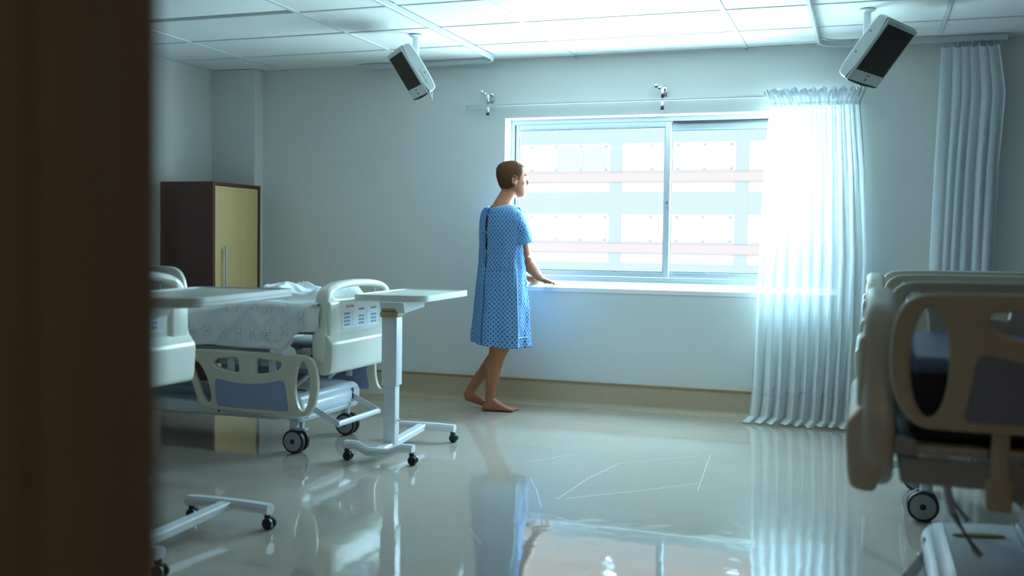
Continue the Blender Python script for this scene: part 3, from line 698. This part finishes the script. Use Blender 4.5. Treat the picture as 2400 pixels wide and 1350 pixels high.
# rumpled sheet and blanket on the made bed
def ridge(x, y, z): return (1 - abs(fbm(x, y, z, 1., 2)))**3
def sheet_pt(s, t):
    """s along the bed 0 head..1 foot, t 0 hanging hem at the near side..1 far side"""
    x = -2.0 + 1.965*s; lift = .06*ss((x + .95)/.6); top = .768 + lift
    hem = .15 + .03*ss((s - .3)/.2) + .05*ss((s - .62)/.14)*(1 - ss((s - .905)/.04)) - .045*ss((s - .91)/.05) + .010*fbm(s*9, 0, 1)
    L1_, L2_ = hem, .84; L = (L1_ + L2_ + .12)*t
    kx, kz = -.235, .60
    if L < L1_:
        k = L/L1_; y = -.436 - .010*math.sin(k*PI); z = top - L1_ + L - .004
        d = math.hypot(x - kx, (z - kz)*1.3); a = math.atan2(z - kz, x - kx)
        pull = math.exp(-d/.22)*min(1, d/.05)
        y -= .014*max(0, math.sin(a*9 + 3*fbm(x*2, z*2, 4)))*pull*1.6                      # folds running into the tuck
        y -= .016*ridge(x*2.2 + z*2.5, z*3, 2)*(.3 + .7*k) + .010*ridge(x*5 - z*6, z*4, 8) + .012*(1 - k)*(1 + math.sin(x*14 + 2*fbm(x*3, 0, 4)))
        y -= .030*math.exp(-(d/.06)**2); y += .05*ss((s - .975)/.025)
    elif L < L1_ + L2_:
        k = (L - L1_)/L2_; y = -.440 + .87*k; z = top + .004 + .014*max(0, fbm(x*4, y*5, 3)) + .012*ridge(x*4, y*4, 6)*math.exp(-k/.15)
        e = min(k, 1 - k)
        if e < .04: z -= .018*(1 - e/.04)**2
    else: y = .43; z = top - (L - L1_ - L2_)
    return (x, y, z)
g = G(); NS, NT = 150, 110; rings = [[sheet_pt(i/NS, j/NT) for i in range(NS + 1)] for j in range(NT + 1)]
g.uv = [(-2 + 1.93*i/NS, 1.3*j/NT) for j in range(NT + 1) for i in range(NS + 1)]
g.loft(rings, closed=False, caps=False)
me = g.mesh('bed_sheet', True, 180); sh_o = obj('bed_sheet', me, 'sheet', b1)
so = sh_o.modifiers.new('thick', 'SOLIDIFY'); so.thickness = .003; so.offset = 1
# the tucked knot of sheet at the corner
g = G()
for k in range(5):
    pts = [Vector((-.235 + (k - 2)*.030*(1 - q/7) + .012*math.sin(q*1.3 + k*2), -.462 - .006*math.sin(q + k), .645 - .020*q)) for q in range(6)]
    g.tube(pts, [.006, .012, .016, .020, .018, .008], 10)
g.ball((-.18, -.464, .575), (.042, .020, .036), 14).ball((-.265, -.462, .562), (.034, .018, .028), 14).ball((-.225, -.468, .60), (.03, .018, .03), 12)
me = g.mesh('sheet_knot', True, 180); o = obj('sheet_knot', me, 'sheet', b1)
rm = o.modifiers.new('r', 'REMESH'); rm.mode = 'VOXEL'; rm.voxel_size = .005; rm.use_smooth_shade = True
def blanket(name, x0, x1, y0, y1, base, hfun, seed, label, cat):
    g = G(); n, m_ = 70, 60; rings = []
    for j in range(m_ + 1):
        row = []
        for i in range(n + 1):
            u, v = i/n, j/m_; e = min(u, 1 - u, v, 1 - v); k = ss(e/.12)
            x = x0 + (x1 - x0)*u + .02*fbm(u*3, v*3, seed); y = y0 + (y1 - y0)*v + .02*fbm(u*3, v*3, seed + 5)
            h_ = hfun(u, v); rid = (1 - abs(fbm(u*2.6 + .6*v, v*3.2, seed, 1., 2)))**2
            z = base + .06*ss((x + .95)/.6) + k*(h_*(.45 + .6*rid) + .006*fbm(u*7, v*7, seed + 2))
            row.append((x, y, z))
        rings.append(row)
    g.loft(rings, closed=False, caps=False)
    o = obj(name, g.mesh(name, True, 180), 'linen'); o.location = b1.location; tag(o, label, cat); return o
blanket('blanket', -.60, -.12, -.26, .36, .778, lambda u, v: .035 + .060*math.exp(-((u - .28)/.20)**2) + .045*math.exp(-((u - .86)/.10)**2), 3, 'crumpled white blanket heaped at the foot of the unmade bed', 'blanket')
blanket('pillow', -1.28, -.62, -.34, .34, .775, lambda u, v: .045 + .012*math.sin(u*9), 12, 'white pillow lying on the unmade bed beneath the table edge', 'pillow')

# ------------------------------------------------------------------ overbed tables
def make_table(loc, rz, zt, rt, label, toff, tl_, cy_=0., cx_=0.):
    t = thing('overbed_table', label, 'table', loc, rz, 'wheeled overbed tables')
    near = [(-.195, -.325, .085), (-.13, -.325, .085), (-.06, -.325, .055), (.06, -.325, .055), (.13, -.325, .085), (.195, -.325, .085)]
    obj('near_crossbar', G().bar(near, .055, .042, .012), 'bed_white', t)
    obj('far_crossbar', G().bar([(-.20, .335, .080), (-.1, .335, .084), (.1, .335, .084), (.20, .335, .080)], .055, .040, .012), 'bed_white', t)
    obj('base_beam', G().bar([(-.0, -.32, .058), (-.0, .33, .082)], .055, .035, .005), 'bed_white', t)
    for cx, cy in ((-.185, -.325), (.185, -.325), (-.185, .335), (.185, .335)):
        c = obj('caster', G().lathe([(0, .04), (.012, .04), (.014, .066), (0, .068)], (cx, cy, 0), 'z', 14).box((cx - .008, cy - .006, .02), (cx + .022, cy + .006, .05), .004), 'black', t)
        for sy in (-1, 1): obj('wheel', G().lathe([(0, sy*.006), (.022, sy*.006), (.024, sy*.010), (.024, sy*.018), (.020, sy*.022), (0, sy*.022)], (cx + .008, cy, .024), 'y', 18), 'black', c)
    top = zt - .035
    lower = .42 if zt < .92 else .5
    obj('inner_column', G().box((cx_ - .034, cy_ - .19, .065), (cx_ + .034, cy_ - .125, lower + .1), .004), 'bed_white', t)
    col = obj('outer_column', G().box((cx_ - .044, cy_ - .20, lower - .03), (cx_ + .044, cy_ - .115, top - .075), .005), 'bed_white', t)
    obj('column_knob', G().lathe([(0, 0), (.005, 0), (.005, .012), (.009, .013), (.009, .02), (0, .02)], (cx_ + .034, cy_ - .16, .20), 'x', 12), 'chrome', t)
    obj('height_lever', G().box((cx_ - .052, cy_ - .215, top - .085), (cx_ + .052, cy_ - .10, top - .052), .012, 3).box((cx_ - .046, cy_ - .21, top - .052), (cx_ + .046, cy_ - .105, top - .030), .010, 3).box((cx_ + .04, cy_ - .17, top - .055), (cx_ + .062, cy_ - .15, top - .045), .003), 'tan_plastic', t)
    obj('top_bracket', G().prism([(-.20 + cy_, top - .06), (.10 + cy_*2, top - .040), (.12 + cy_*2, top), (-.22 + cy_, top)], 'x', cx_ - .05, cx_ + .09, .004), 'bed_white', t)
    piv = Matrix.Translation((toff[0], toff[1], 0)) @ Matrix.Rotation(rt, 4, 'Z')
    w, l = .42, tl_
    def rr(w, l, inset=0):
        out = []
        for (cx, cy, rad, a0) in ((w/2, -l/2, .10, -PI/2), (w/2, l/2, .015, 0), (-w/2, l/2, .10, PI/2), (-w/2, -l/2, .05, PI)):
            sx, sy = (1 if cx > 0 else -1), (1 if cy > 0 else -1)
            for k in range(7):
                q = a0 + PI/2*k/6; out.append((cx - sx*rad + (rad - inset)*math.cos(q), cy - sy*rad + (rad - inset)*math.sin(q)))
        return out
    g = G()
    o_ = rr(w, l); i_ = rr(w, l, .013)
    def ring(ps, z): return [piv @ Vector((p[0], p[1], z)) for p in ps]
    g.loft([ring(i_, top + .004), ring(i_, top), ring(rr(w, l, .004), top - .002), ring(o_, top + .002), ring(o_, top + .012), ring(rr(w, l, .002), top + .013), ring(o_, top + .015), ring(o_, top + .033), ring(rr(w, l, .003), zt), ring(rr(w, l, .009), zt), ring(i_, zt - .008)], True, True)
    e = obj('tray_rim', g, 'table_edge', t)
    g = G().loft([ring(rr(w, l, .0125), zt - .012), ring(rr(w, l, .0125), zt - .0065)]); obj('tray_surface', g, 'table_top', t)
    return t
make_table((-2.44, 5.205, 0), .06, .880, .02, 'white wheeled overbed table standing in front of the footboard of the unmade bed', (-.033, .235), .80)
make_table((-2.46, 3.24, 0), -.02, .962, .17, 'nearer wheeled overbed table whose base pokes out beside the dark door frame', (-.03, .17), .90, -.09, -.05)

# ------------------------------------------------------------------ televisions hung from the ceiling
def make_tv(base, ax, nh, th, w, h, label, cx):
    """base: ceiling point; ax: horizontal width axis; nh: horizontal facing; th: downward tilt"""
    t = thing('television', label, 'television', base, 0, 'small televisions hung from the ceiling')
    ax = Vector((*ax, 0)).normalized(); nh = Vector((*nh, 0)).normalized()
    n = nh*math.cos(th) - Vector((0, 0, 1))*math.sin(th); u = nh*math.sin(th) + Vector((0, 0, 1))*math.cos(th)
    c = Vector(cx) - Vector(base)
    mx = Matrix.Translation(c) @ Matrix((ax, u, n)).transposed().to_4x4()   # local x width, y up, z towards the viewer
    def tf(g): g.v = [tuple(mx @ Vector(p)) for p in g.v]; return g
    W2, H2 = w/2 + .026, h/2
    prof = [(-H2 - .062, .0), (H2 + .03, .0), (H2 + .03, -.050), (H2 + .012, -.072), (0, -.078), (-H2 - .044, -.072), (-H2 - .062, -.050)]
    g = G()
    rings = []
    for x, k in ((-W2, .86), (-W2 + .012, .97), (-W2 + .03, 1), (W2 - .03, 1), (W2 - .012, .97), (W2, .86)):
        rings.append([(x, p[0]*(1 if p[1] > -.01 else (k*.3 + .7)), p[1]*k) for p in smooth_poly([(q[0], q[1]) for q in prof], 1)])
    g.loft(rings); hs = obj('housing', tf(g), 'tv_white', t, ang=35)
    obj('bezel', tf(G().box((-W2 + .004, -H2 - .055, -.004), (W2 - .004, H2 + .024, .006), .004, 2)), 'tv_white', t)
    obj('screen', tf(G().box((-w/2, -H2 + .01, .003), (w/2, H2, .0075), .001, 1)), 'tv_screen', t)
    obj('speaker_slot', tf(G().prism([(-W2 + .004, -H2 - .055), (W2 - .004, -H2 - .055), (W2 - .03, -H2 - .063), (0, -H2 - .07), (-W2 + .03, -H2 - .063)], 'z', -.05, .004)), 'black', t)
    obj('power_button', tf(G().lathe([(0, .005), (.010, .005), (.009, .009), (0, .009)], (0, -H2 - .032, 0), 'z', 14)), 'red_led', t)
    obj('badge', tf(G().box((-.022, -H2 - .010, .005), (.022, -H2 - .002, .0075))), 'grey_mark', t)
    g = G()
    for k in range(7): g.box((W2 - .004, -H2 + .0 + k*.014, -.028), (W2 + .001, -H2 + .007 + k*.014, -.022))
    obj('side_buttons', tf(g), 'grey_mark', t)
    g = G()
    for yy in (-.06, .07): g.lathe([(0, .002), (.006, .002), (.006, -.002), (0, -.002)], (W2 - .002, yy, -.045), 'x', 10).lathe([(0, .002), (.006, .002), (.006, -.002), (0, -.002)], (-W2 + .002, yy, -.045), 'x', 10)
    obj('side_screws', tf(g), 'grey_mark', t)
    back = mx @ Vector((0, .02, -.075))
    obj('ceiling_flange', G().lathe([(0, 0), (.046, 0), (.046, -.004), (.030, -.012), (.022, -.016), (0, -.016)], (0, 0, 0), 'z', 24), 'tv_white', t)
    obj('drop_pole', G().tube([(0, 0, -.012), (0, 0, back.z + .03)], .021, 16), 'tv_white', t)
    obj('tilt_bracket', G().tube([(0, 0, back.z + .04), (0, 0, back.z - .01), tuple(back + n*.02)], [.024, .026, .03], 12), 'tv_white', t)
    pts = []
    for k in range(13):
        q = k/12; p = mx @ Vector((W2*.2 + .05*q, -H2 - .055, -.06 - .01*math.sin(q*PI))); p.z -= .065*math.sin(q*PI); pts.append(p)
    obj('loop_cord', G().tube(pts, .0035, 6), 'clear_strap', t)
    return t
make_tv((-2.807, 6.147, CZ), (.197, -.238), (-.238, -.197), .585, .31, .245, 'small white television hung near the empty left curtain track, dark screen facing left', (-2.835, 6.06, 2.262))
make_tv((-.04, 6.16, CZ), (.38, .925), (.925, -.38), .66, .37, .29, 'small white television hung above the sheer curtain, dark screen facing right', (.055, 6.12, 2.262))

# ------------------------------------------------------------------ the patient
F3 = Vector((.57, .82, 0)).normalized(); R3 = Vector((F3.y, -F3.x, 0)); UP = Vector((0, 0, 1))
C0 = Vector((-2.40, 6.72, 0))
person = thing('person', 'barefoot man in a blue patterned hospital gown leaning on the window sill, looking out', 'person', (-2.45, 6.72, 0))
PB = Vector(person.location)
def ell(c, a, b, n=24, ax=R3, ay=F3, ex=2.0):
    out = []
    for k in range(n):
        q = 2*PI*k/n; cs, sn = math.cos(q), math.sin(q)
        out.append(Vector(c) + ax*(a*math.copysign(abs(cs)**(2/ex), cs)) + ay*(b*math.copysign(abs(sn)**(2/ex), sn)))
    return out
body = G()
tor = [(.74, .12, .10, 0), (.80, .165, .115, 0), (.90, .165, .115, .0), (1.0, .150, .102, .003), (1.10, .158, .108, .003), (1.22, .175, .118, .0), (1.30, .185, .115, -.005), (1.36, .165, .098, -.008), (1.405, .115, .078, -.010), (1.435, .075, .065, -.006)]
body.loft([ell(C0 + F3*f + UP*z, a, b, 28, ex=2.3) for z, a, b, f in tor])
HF = Vector((.86, .51, 0)).normalized(); HL = Vector((-HF.y, HF.x, 0)); HC = Vector((-2.358, 6.806, 1.618)); HS = 1.06
nb = C0 + UP*1.40 - F3*.012
neck = [nb, nb + UP*.05 + F3*.012, HC - HF*.022 - UP*.085, HC - HF*.016 - UP*.04]
body.loft([ell(p, a, b, 20, HL, HF) for p, (a, b) in zip(neck, [(.080, .070), (.064, .064), (.058, .062), (.052, .058)])])
HEAD = [(-.122, .066, .040, .016), (-.112, .084, .010, .036), (-.095, .090, -.030, .048), (-.070, .091, -.066, .057), (-.040, .089, -.083, .064), (-.010, .087, -.094, .070), (.020, .091, -.102, .0735), (.045, .089, -.104, .0745), (.070, .080, -.100, .070), (.090, .062, -.086, .060), (.104, .038, -.060, .043), (.112, .006, -.030, .020)]
def hring(z, f, b, w, n=28, grow=0):
    c = HC + HF*((f + b)/2) + UP*z
    return ell(HC + (c - HC)*HS, (w + grow)*HS, ((f - b)/2 + grow)*HS, n, HL, HF, 2.25)
body.loft([hring(*h) for h in HEAD])
def hp_(x, y, z): return HC + (HF*x + HL*y + UP*z)*HS
hm = Matrix((HF, HL, UP)).transposed().to_4x4()
body.tube([hp_(.078, 0, .024), hp_(.089, 0, .006), hp_(.098, 0, -.014), hp_(.103, 0, -.026), hp_(.090, 0, -.038)], [.009, .010, .012, .014, .011], 10)
for s_ in (-1, 1):
    body.ball(hp_(.094, s_*.011, -.034), (.010, .008, .008), 10, hm)                 # nostrils
    body.ball(hp_(.079, s_*.033, .027), (.016, .022, .008), 10, hm)                  # brow
    body.ball(hp_(.052, s_*.040, -.026), (.026, .020, .022), 12, hm)                 # cheekbone
    body.ball(hp_(-.004, s_*.0745, -.010), (.018, .008, .031), 12, hm)               # ear
    body.tube([hp_(-.004 + .019*math.cos(q), s_*.082, -.008 + .030*math.sin(q)) for q in [k*PI*1.45/10 - .1 for k in range(11)]], .0042, 6)
    body.ball(hp_(.002, s_*.080, -.038), (.008, .006, .009), 8, hm)
body.ball(hp_(.088, 0, -.062), (.010, .022, .005), 10, hm); body.ball(hp_(.087, 0, -.073), (.010, .020, .006), 10, hm); body.ball(hp_(.082, 0, -.100), (.014, .020, .014), 10, hm)
# legs
def limb(pts, radii, n=18, ref=None): body.tube(pts, radii, n, ref)
RHIP, RKN, RAN = Vector((-2.335, 6.655, .80)), Vector((-2.405, 6.672, .425)), Vector((-2.468, 6.700, .085))
def L3(a, b, t): return a + (b - a)*t
FD = Vector((.975, .16, 0)).normalized()
limb([RHIP, L3(RHIP, RKN, .4), L3(RHIP, RKN, .8), RKN - FD*.002, L3(RKN, RAN, .14), L3(RKN, RAN, .33) - FD*.014, L3(RKN, RAN, .6) - FD*.004, L3(RKN, RAN, .85), RAN, RAN - UP*.035 + FD*.006], [.088, .080, .066, .058, .056, .060, .047, .036, .034, .034])
LHIP, LKN, LAN = Vector((-2.485, 6.785, .80)), Vector((-2.396, 6.862, .492)), Vector((-2.628, 6.772, .145))
limb([LHIP, L3(LHIP, LKN, .4), L3(LHIP, LKN, .80), L3(LHIP, LKN, .94) - FD*.004, LKN - FD*.010, L3(LKN, LAN, .06) - FD*.004, L3(LKN, LAN, .16), L3(LKN, LAN, .33) - UP*.014, L3(LKN, LAN, .62), L3(LKN, LAN, .86), LAN, L3(LKN, LAN, 1.08) + UP*.0], [.090, .084, .070, .063, .060, .058, .055, .058, .044, .034, .034, .032])
for q in (RAN + R3*.032 - UP*.005, RAN - R3*.030 + UP*.004): body.ball(q, .012, 10)
def foot(heel, dirv, pitch, ankle):
    d = Vector(dirv).normalized(); sd = Vector((-d.y, d.x, 0))
    # sections from heel to ball: (dist, half width, height)
    rings = []
    for s_, w_, h_ in ((0, .012, .030), (.012, .028, .060), (.045, .034, .082), (.09, .034, .080), (.13, .038, .062), (.165, .044, .044), (.20, .047, .031), (.222, .044, .024)):
        zb = 0.0
        if pitch:
            k = max(0, 1 - s_/.17); zb = pitch*k
        c = heel + d*s_ + UP*zb
        rings.append([c + sd*(w_*math.cos(q)) + UP*(h_/2 + h_/2*math.copysign(abs(math.sin(q))**.75, math.sin(q))) for q in [2*PI*k/18 for k in range(18)]])
    body.loft(rings)
    for k in range(5):
        y = .034 - k*.0165; l = (.052, .046, .041, .035, .028)[k]; r_ = (.0115, .009, .0085, .008, .0075)[k]
        st = .205 - .012*k*.9
        if True:
            p = heel + d*st + sd*y
            body.tube([p + UP*(r_ + .004), p + d*(l*.55) + UP*(r_ + .006), p + d*l*.9 + UP*(r_*.95), p + d*l + UP*(r_*.8)], [r_, r_*.95, r_*.95, r_*.5], 9)
foot(Vector((-2.520, 6.690, 0)), (.985, .17, 0), 0, RAN)
lf = Vector((-2.672, 6.745, 0)); foot(lf, (.93, .36, 0), .055, LAN)
body.ball((-2.652, 6.757, .092), (.034, .031, .040), 14)
body.tube([L3(LKN, LAN, .72) - FD*.012, L3(LKN, LAN, .9) - FD*.012, (-2.648, 6.760, .105)], [.034, .028, .030], 14)
body.tube([LAN, (-2.628, 6.768, .10), (-2.600, 6.780, .055)], [.034, .037, .030], 14)
body.tube([RAN, RAN - UP*.03 + FD*.03, RAN - UP*.05 + FD*.075], [.033, .034, .026], 14)
# arms
RSH, REL, RWR = Vector((-2.278, 6.645, 1.335)), Vector((-2.222, 6.705, 1.062)), Vector((-2.212, 6.985, .930))
limb([RSH - F3*.0 - R3*.05, RSH, L3(RSH, REL, .25), L3(RSH, REL, .6), L3(RSH, REL, .9), REL, L3(REL, RWR, .18), L3(REL, RWR, .4), L3(REL, RWR, .7), RWR], [.045, .056, .060, .055, .047, .046, .051, .047, .036, (.026, .034)])
LSH, LEL, LWR = Vector((-2.532, 6.814, 1.340)), Vector((-2.475, 6.985, 1.090)), Vector((-2.352, 7.100, .935))
limb([LSH + R3*.05, LSH, L3(LSH, LEL, .25), L3(LSH, LEL, .6), L3(LSH, LEL, .9), LEL, L3(LEL, LWR, .2), L3(LEL, LWR, .45), L3(LEL, LWR, .75), LWR], [.045, .056, .060, .054, .047, .046, .050, .045, .034, (.025, .032)])
def hand(wr, kn, side, thumb, fing):
    """palm from wrist to knuckles; fingers fan out from the knuckle row and rest on the sill"""
    d = (kn - wr); dh = Vector((d.x, d.y, 0)).normalized(); sd = Vector((-dh.y, dh.x, 0))*side     # towards the little finger
    up_ = sd.cross(d.normalized()); up_ = up_ if up_.z > 0 else -up_
    rings = []
    for t, w_, h_ in ((-.05, .026, .020), (.1, .030, .019), (.45, .038, .017), (.8, .042, .014), (1.02, .040, .011)):
        c = L3(wr, kn, t); rings.append([c + sd*(w_*math.cos(q)) + up_*(h_*math.sin(q)) for q in [2*PI*k/16 for k in range(16)]])
    body.loft(rings)
    for k in range(4):
        y = (-.030 + .020*k); l = (.072, .080, .075, .058)[k]; a = (-.14 + .10*k)*1.1 + fing
        fd = dh*math.cos(a) + sd*math.sin(a); p = kn + sd*y - dh*(.004*abs(k - 1))
        sz = lambda q: .857 + max(0, (q.y - 7.138))*.35 + .0085
        p1 = p + fd*l*.42 + UP*.004; p2 = p + fd*l*.75; p3 = p + fd*l
        p2.z = max(sz(p2) + .003, p2.z - .012); p3.z = sz(p3)
        body.tube([p - fd*.02, p, p1, p2, p3], [.0095, .0100, .0090, .0082, .0060], 10)
    p = L3(wr, kn, .22) - sd*.026; fd = (dh*.72 - sd*.69)
    q1 = p + fd*.038 - UP*.004; q2 = q1 + (dh*.88 - sd*.45)*.036; q2.z = max(.866, q2.z - .012)
    body.tube([p - fd*.012, p + fd*.012, q1, q2], [.013, .013, .0105, .0075], 10)
hand(RWR, Vector((-2.180, 7.110, .893)), -1, 1, -.25)
hand(LWR, Vector((-2.318, 7.185, .897)), 1, 1, .1)
me0 = body.mesh('body', True, 180); me0.materials.append(M['skin'])
tmp = bpy.data.objects.new('body', me0); COL.objects.link(tmp)
rm = tmp.modifiers.new('r', 'REMESH'); rm.mode = 'VOXEL'; rm.voxel_size = .0044
smo = tmp.modifiers.new('s', 'SMOOTH'); smo.iterations = 9; smo.factor = .5
dg = bpy.context.evaluated_depsgraph_get(); me1 = bpy.data.meshes.new_from_object(tmp.evaluated_get(dg))
COL.objects.unlink(tmp); bpy.data.objects.remove(tmp)
me1.polygons.foreach_set('use_smooth', [True]*len(me1.polygons)); me1.name = 'body'
if not me1.materials: me1.materials.append(M['skin'])
def pchild(name, g, m, ang=180, label=None):
    me_ = g if not isinstance(g, G) else g.mesh(name, True, ang)
    me_.transform(Matrix.Translation(-PB)); return obj(name, me_, m, person, label=label)
pchild('body', me1, 'skin')
for s_ in (-1, 1): pchild('eye', G().ball(hp_(.0755, s_*.031, .006), .0115, 12), 'eye')
# hair
def head_at(z):
    for a, b in zip(HEAD, HEAD[1:]):
        if z <= b[0]: t = (z - a[0])/(b[0] - a[0]); return tuple(a[i] + (b[i] - a[i])*t for i in range(1, 4))
    return HEAD[-1][1:]
g = G(); NH, NVv = 72, 22; cols = []
for j in range(NVv + 1):
    row = []
    for i in range(NH):
        q = 2*PI*i/NH; sn = math.sin(q)      # sin>0 is the face
        lo = -.088 + .03*ss((sn + .75)/.4)
        if sn > -.12: lo = -.058 + .050*ss((sn + .12)/.22)
        if sn > .35: lo = -.012 + .090*ss((sn - .35)/.3)
        t = j/NVv; z = lo + (.1135 - lo)*(1 - (1 - t)**1.35)
        f, b_, w_ = head_at(min(z, .1115)); gr = .0075*ss(t*6) + .0012 + .0018*fbm(math.cos(q)*9, sn*9, z*60)
        if j == NVv: f = b_ = -.012; w_ = .002; f += .002; b_ -= .002
        f, b_, w_, gr = f*HS, b_*HS, w_*HS, gr*HS
        c = HC + HF*((f + b_)/2) + UP*(z + .0085*ss((t - .55)/.4))*HS
        cs = math.cos(q); e = 2/2.25
        row.append(c + HL*((w_ + gr)*math.copysign(abs(cs)**e, cs)) + HF*(((f - b_)/2 + gr)*math.copysign(abs(sn)**e, sn)))
    cols.append(row)
g.loft(cols, True, False); g.f.append(tuple(range(NVv*NH, NVv*NH + NH)))
pchild('hair', g, 'hair')
# gown
GR = [(1.437, .088, .080, -.012), (1.425, .122, .094, -.012), (1.405, .163, .108, -.010), (1.375, .190, .118, -.006), (1.33, .204, .128, -.003), (1.25, .205, .134, 0), (1.15, .198, .136, .002), (1.05, .196, .139, .002), (.96, .200, .146, .0), (.86, .207, .156, 0), (.72, .216, .168, 0), (.60, .222, .178, 0), (.52, .225, .182, 0), (.475, .226, .184, 0)]
def gown_at(z):
    for a, b in zip(GR, GR[1:]):
        if z >= b[0]: t = (z - a[0])/(b[0] - a[0]); return tuple(a[i] + (b[i] - a[i])*t for i in range(1, 4))
    return GR[-1][1:]
def gown_pt(th, z, off=0.):
    """th measured from the middle of the back, positive towards the right side"""
    a, b, f = gown_at(z); q = -PI/2 + th
    dn = 1 - (z - .475)/.95
    fold = 1 + .050*ss((dn - .3)/.5)*math.sin(th*6 + 1.8*fbm(z*1.2, th, 3)) + .040*fbm(math.cos(th)*2.4, z*4.5, math.sin(th)*2.4)*(.5 + .5*ss((dn - .05)/.2)) + .022*ridge(math.cos(th)*2 + z*1.5, z*3 - math.sin(th), 5)*ss((dn - .05)/.2) + .012*math.sin(th*13 + z*4)*ss((dn - .2)/.4)
    if abs(z - .99) < .03: fold *= 1 - .012*(1 - abs(z - .99)/.03)
    zz = z - (.022*max(0, math.cos(th)) if z > 1.42 else 0) - .018*ss((.56 - z)/.08)*math.sin(max(0, th))
    return C0 + F3*f + R3*((a + off)*fold*math.cos(q)) + F3*((b + off)*fold*math.sin(q)) + UP*zz
def slit(z):
    if z > 1.395: return .05 + .22*ss((z - 1.395)/.03)
    if z > 1.235: return .015 + .055*math.sin((1.395 - z)/.16*PI)
    if z > 1.095: return .012 + .050*math.sin((1.235 - z)/.14*PI)
    if z > .99: return .012 + .035*math.sin((1.095 - z)/.105*PI)
    return -.05 - .10*ss((.99 - z)/.3)
g = G(); NZ, NTh = 96, 150; uv = []; rows = []
for j in range(NZ + 1):
    z = 1.437 - (1.437 - .475)*j/NZ; d = slit(z); row = []
    for i in range(NTh + 1):
        u = i/NTh; th = d + (2*PI - 2*d)*u
        off = .008*ss((u - .9)/.1) if d < 0 else 0
        row.append(gown_pt(th, z, off)); uv.append((th*.19, z))
    rows.append(row)
g.loft(rows, False, False); g.uv = uv
go = pchild('gown', g, 'gown'); sm_ = go.modifiers.new('t', 'SOLIDIFY'); sm_.thickness = .0025; sm_.offset = -1
def sleeve(sh, el, inner, r0):
    g = G(); rows = []; uv = []; ax = (el - sh).normalized()
    pts = [sh + inner*.095 + UP*.052, sh + inner*.050 + UP*.026, sh + inner*.006 - UP*.002, L3(sh, el, .22) - inner*.010, L3(sh, el, .42) - inner*.010, L3(sh, el, .58) - inner*.006]
    rad = [.026, .052, .069, .074, .075, .079]
    fine = []
    for k in range(len(pts) - 1):
        for m_ in range(5): t = m_/5; fine.append((L3(pts[k], pts[k+1], t), rad[k] + (rad[k+1] - rad[k])*t))
    fine.append((pts[-1], rad[-1])); acc = 0
    for k, (p, r_) in enumerate(fine):
        t = (fine[min(k+1, len(fine)-1)][0] - fine[max(k-1, 0)][0]).normalized(); a = F3 - t*F3.dot(t); a.normalize(); b = t.cross(a); acc = k*.0125
        row = []
        for i in range(49):
            q = 2*PI*i/48; rr_ = r_*(1 + .05*fbm(math.cos(q)*2, acc*14, math.sin(q)*2 + sh.x) + .02*math.sin(q*5 + acc*30)*ss((k - 6)/10))
            row.append(p + a*(rr_*.92*math.cos(q)) + b*(rr_*math.sin(q))); uv.append((q*.08, acc))
        rows.append(row)
    g.loft(rows, False, False); g.uv = uv
    o = pchild('sleeve', g, 'gown'); s2 = o.modifiers.new('t', 'SOLIDIFY'); s2.thickness = .0025; s2.offset = -1
sleeve(RSH, REL, -R3, .08); sleeve(LSH, LEL, R3, .08)
# pale piping on the side seam, shoulder seam and waist, plus the pocket-like hem band
pchild('side_piping', G().tube([gown_pt(1.42, z, .003) for z in [1.0 - k*.026 for k in range(21)]], .0032, 6), 'piping')
pchild('shoulder_piping', G().tube([RSH + (-R3)*.06 + UP*.085 + F3*.02, RSH + UP*.078 + F3*.035, L3(RSH, REL, .12) + R3*.055 + F3*.050, L3(RSH, REL, .3) + R3*.055 + F3*.056, L3(RSH, REL, .48) + R3*.052 + F3*.058, L3(RSH, REL, .57) + R3*.050 + F3*.060], .0065, 6), 'piping')
pchild('hem_band', G().tube([gown_pt(1.42 + k*.05, .535, .003) for k in range(12)], .0030, 6), 'piping')
pchild('waist_seam', G().tube([gown_pt(.25 + k*.04, .99, .0005) for k in range(30)], .0022, 6), 'inner')
pchild('neck_binding', G().tube([gown_pt(.24 + (2*PI - .48)*k/40, 1.434, .001) for k in range(41)], .004, 6), 'piping')
for z in (1.397, 1.237, 1.097):
    p = gown_pt(0, z, .006); kt = G().ball(p, (.009, .009, .008), 8)
    for s_ in (-1, 1):
        kt.tube([p, p + R3*(.014*s_) + UP*.014, p + R3*(.024*s_) + UP*.004, p + R3*(.010*s_) - UP*.002], .0028, 6)
        kt.tube([p, p + R3*(.008*s_) - UP*.03 - F3*.004, p + R3*(.014*s_) - UP*.065 - F3*.002], .0026, 6)
    pchild('tie', kt, 'gown_tie' if 'gown_tie' in M else 'blue_print')
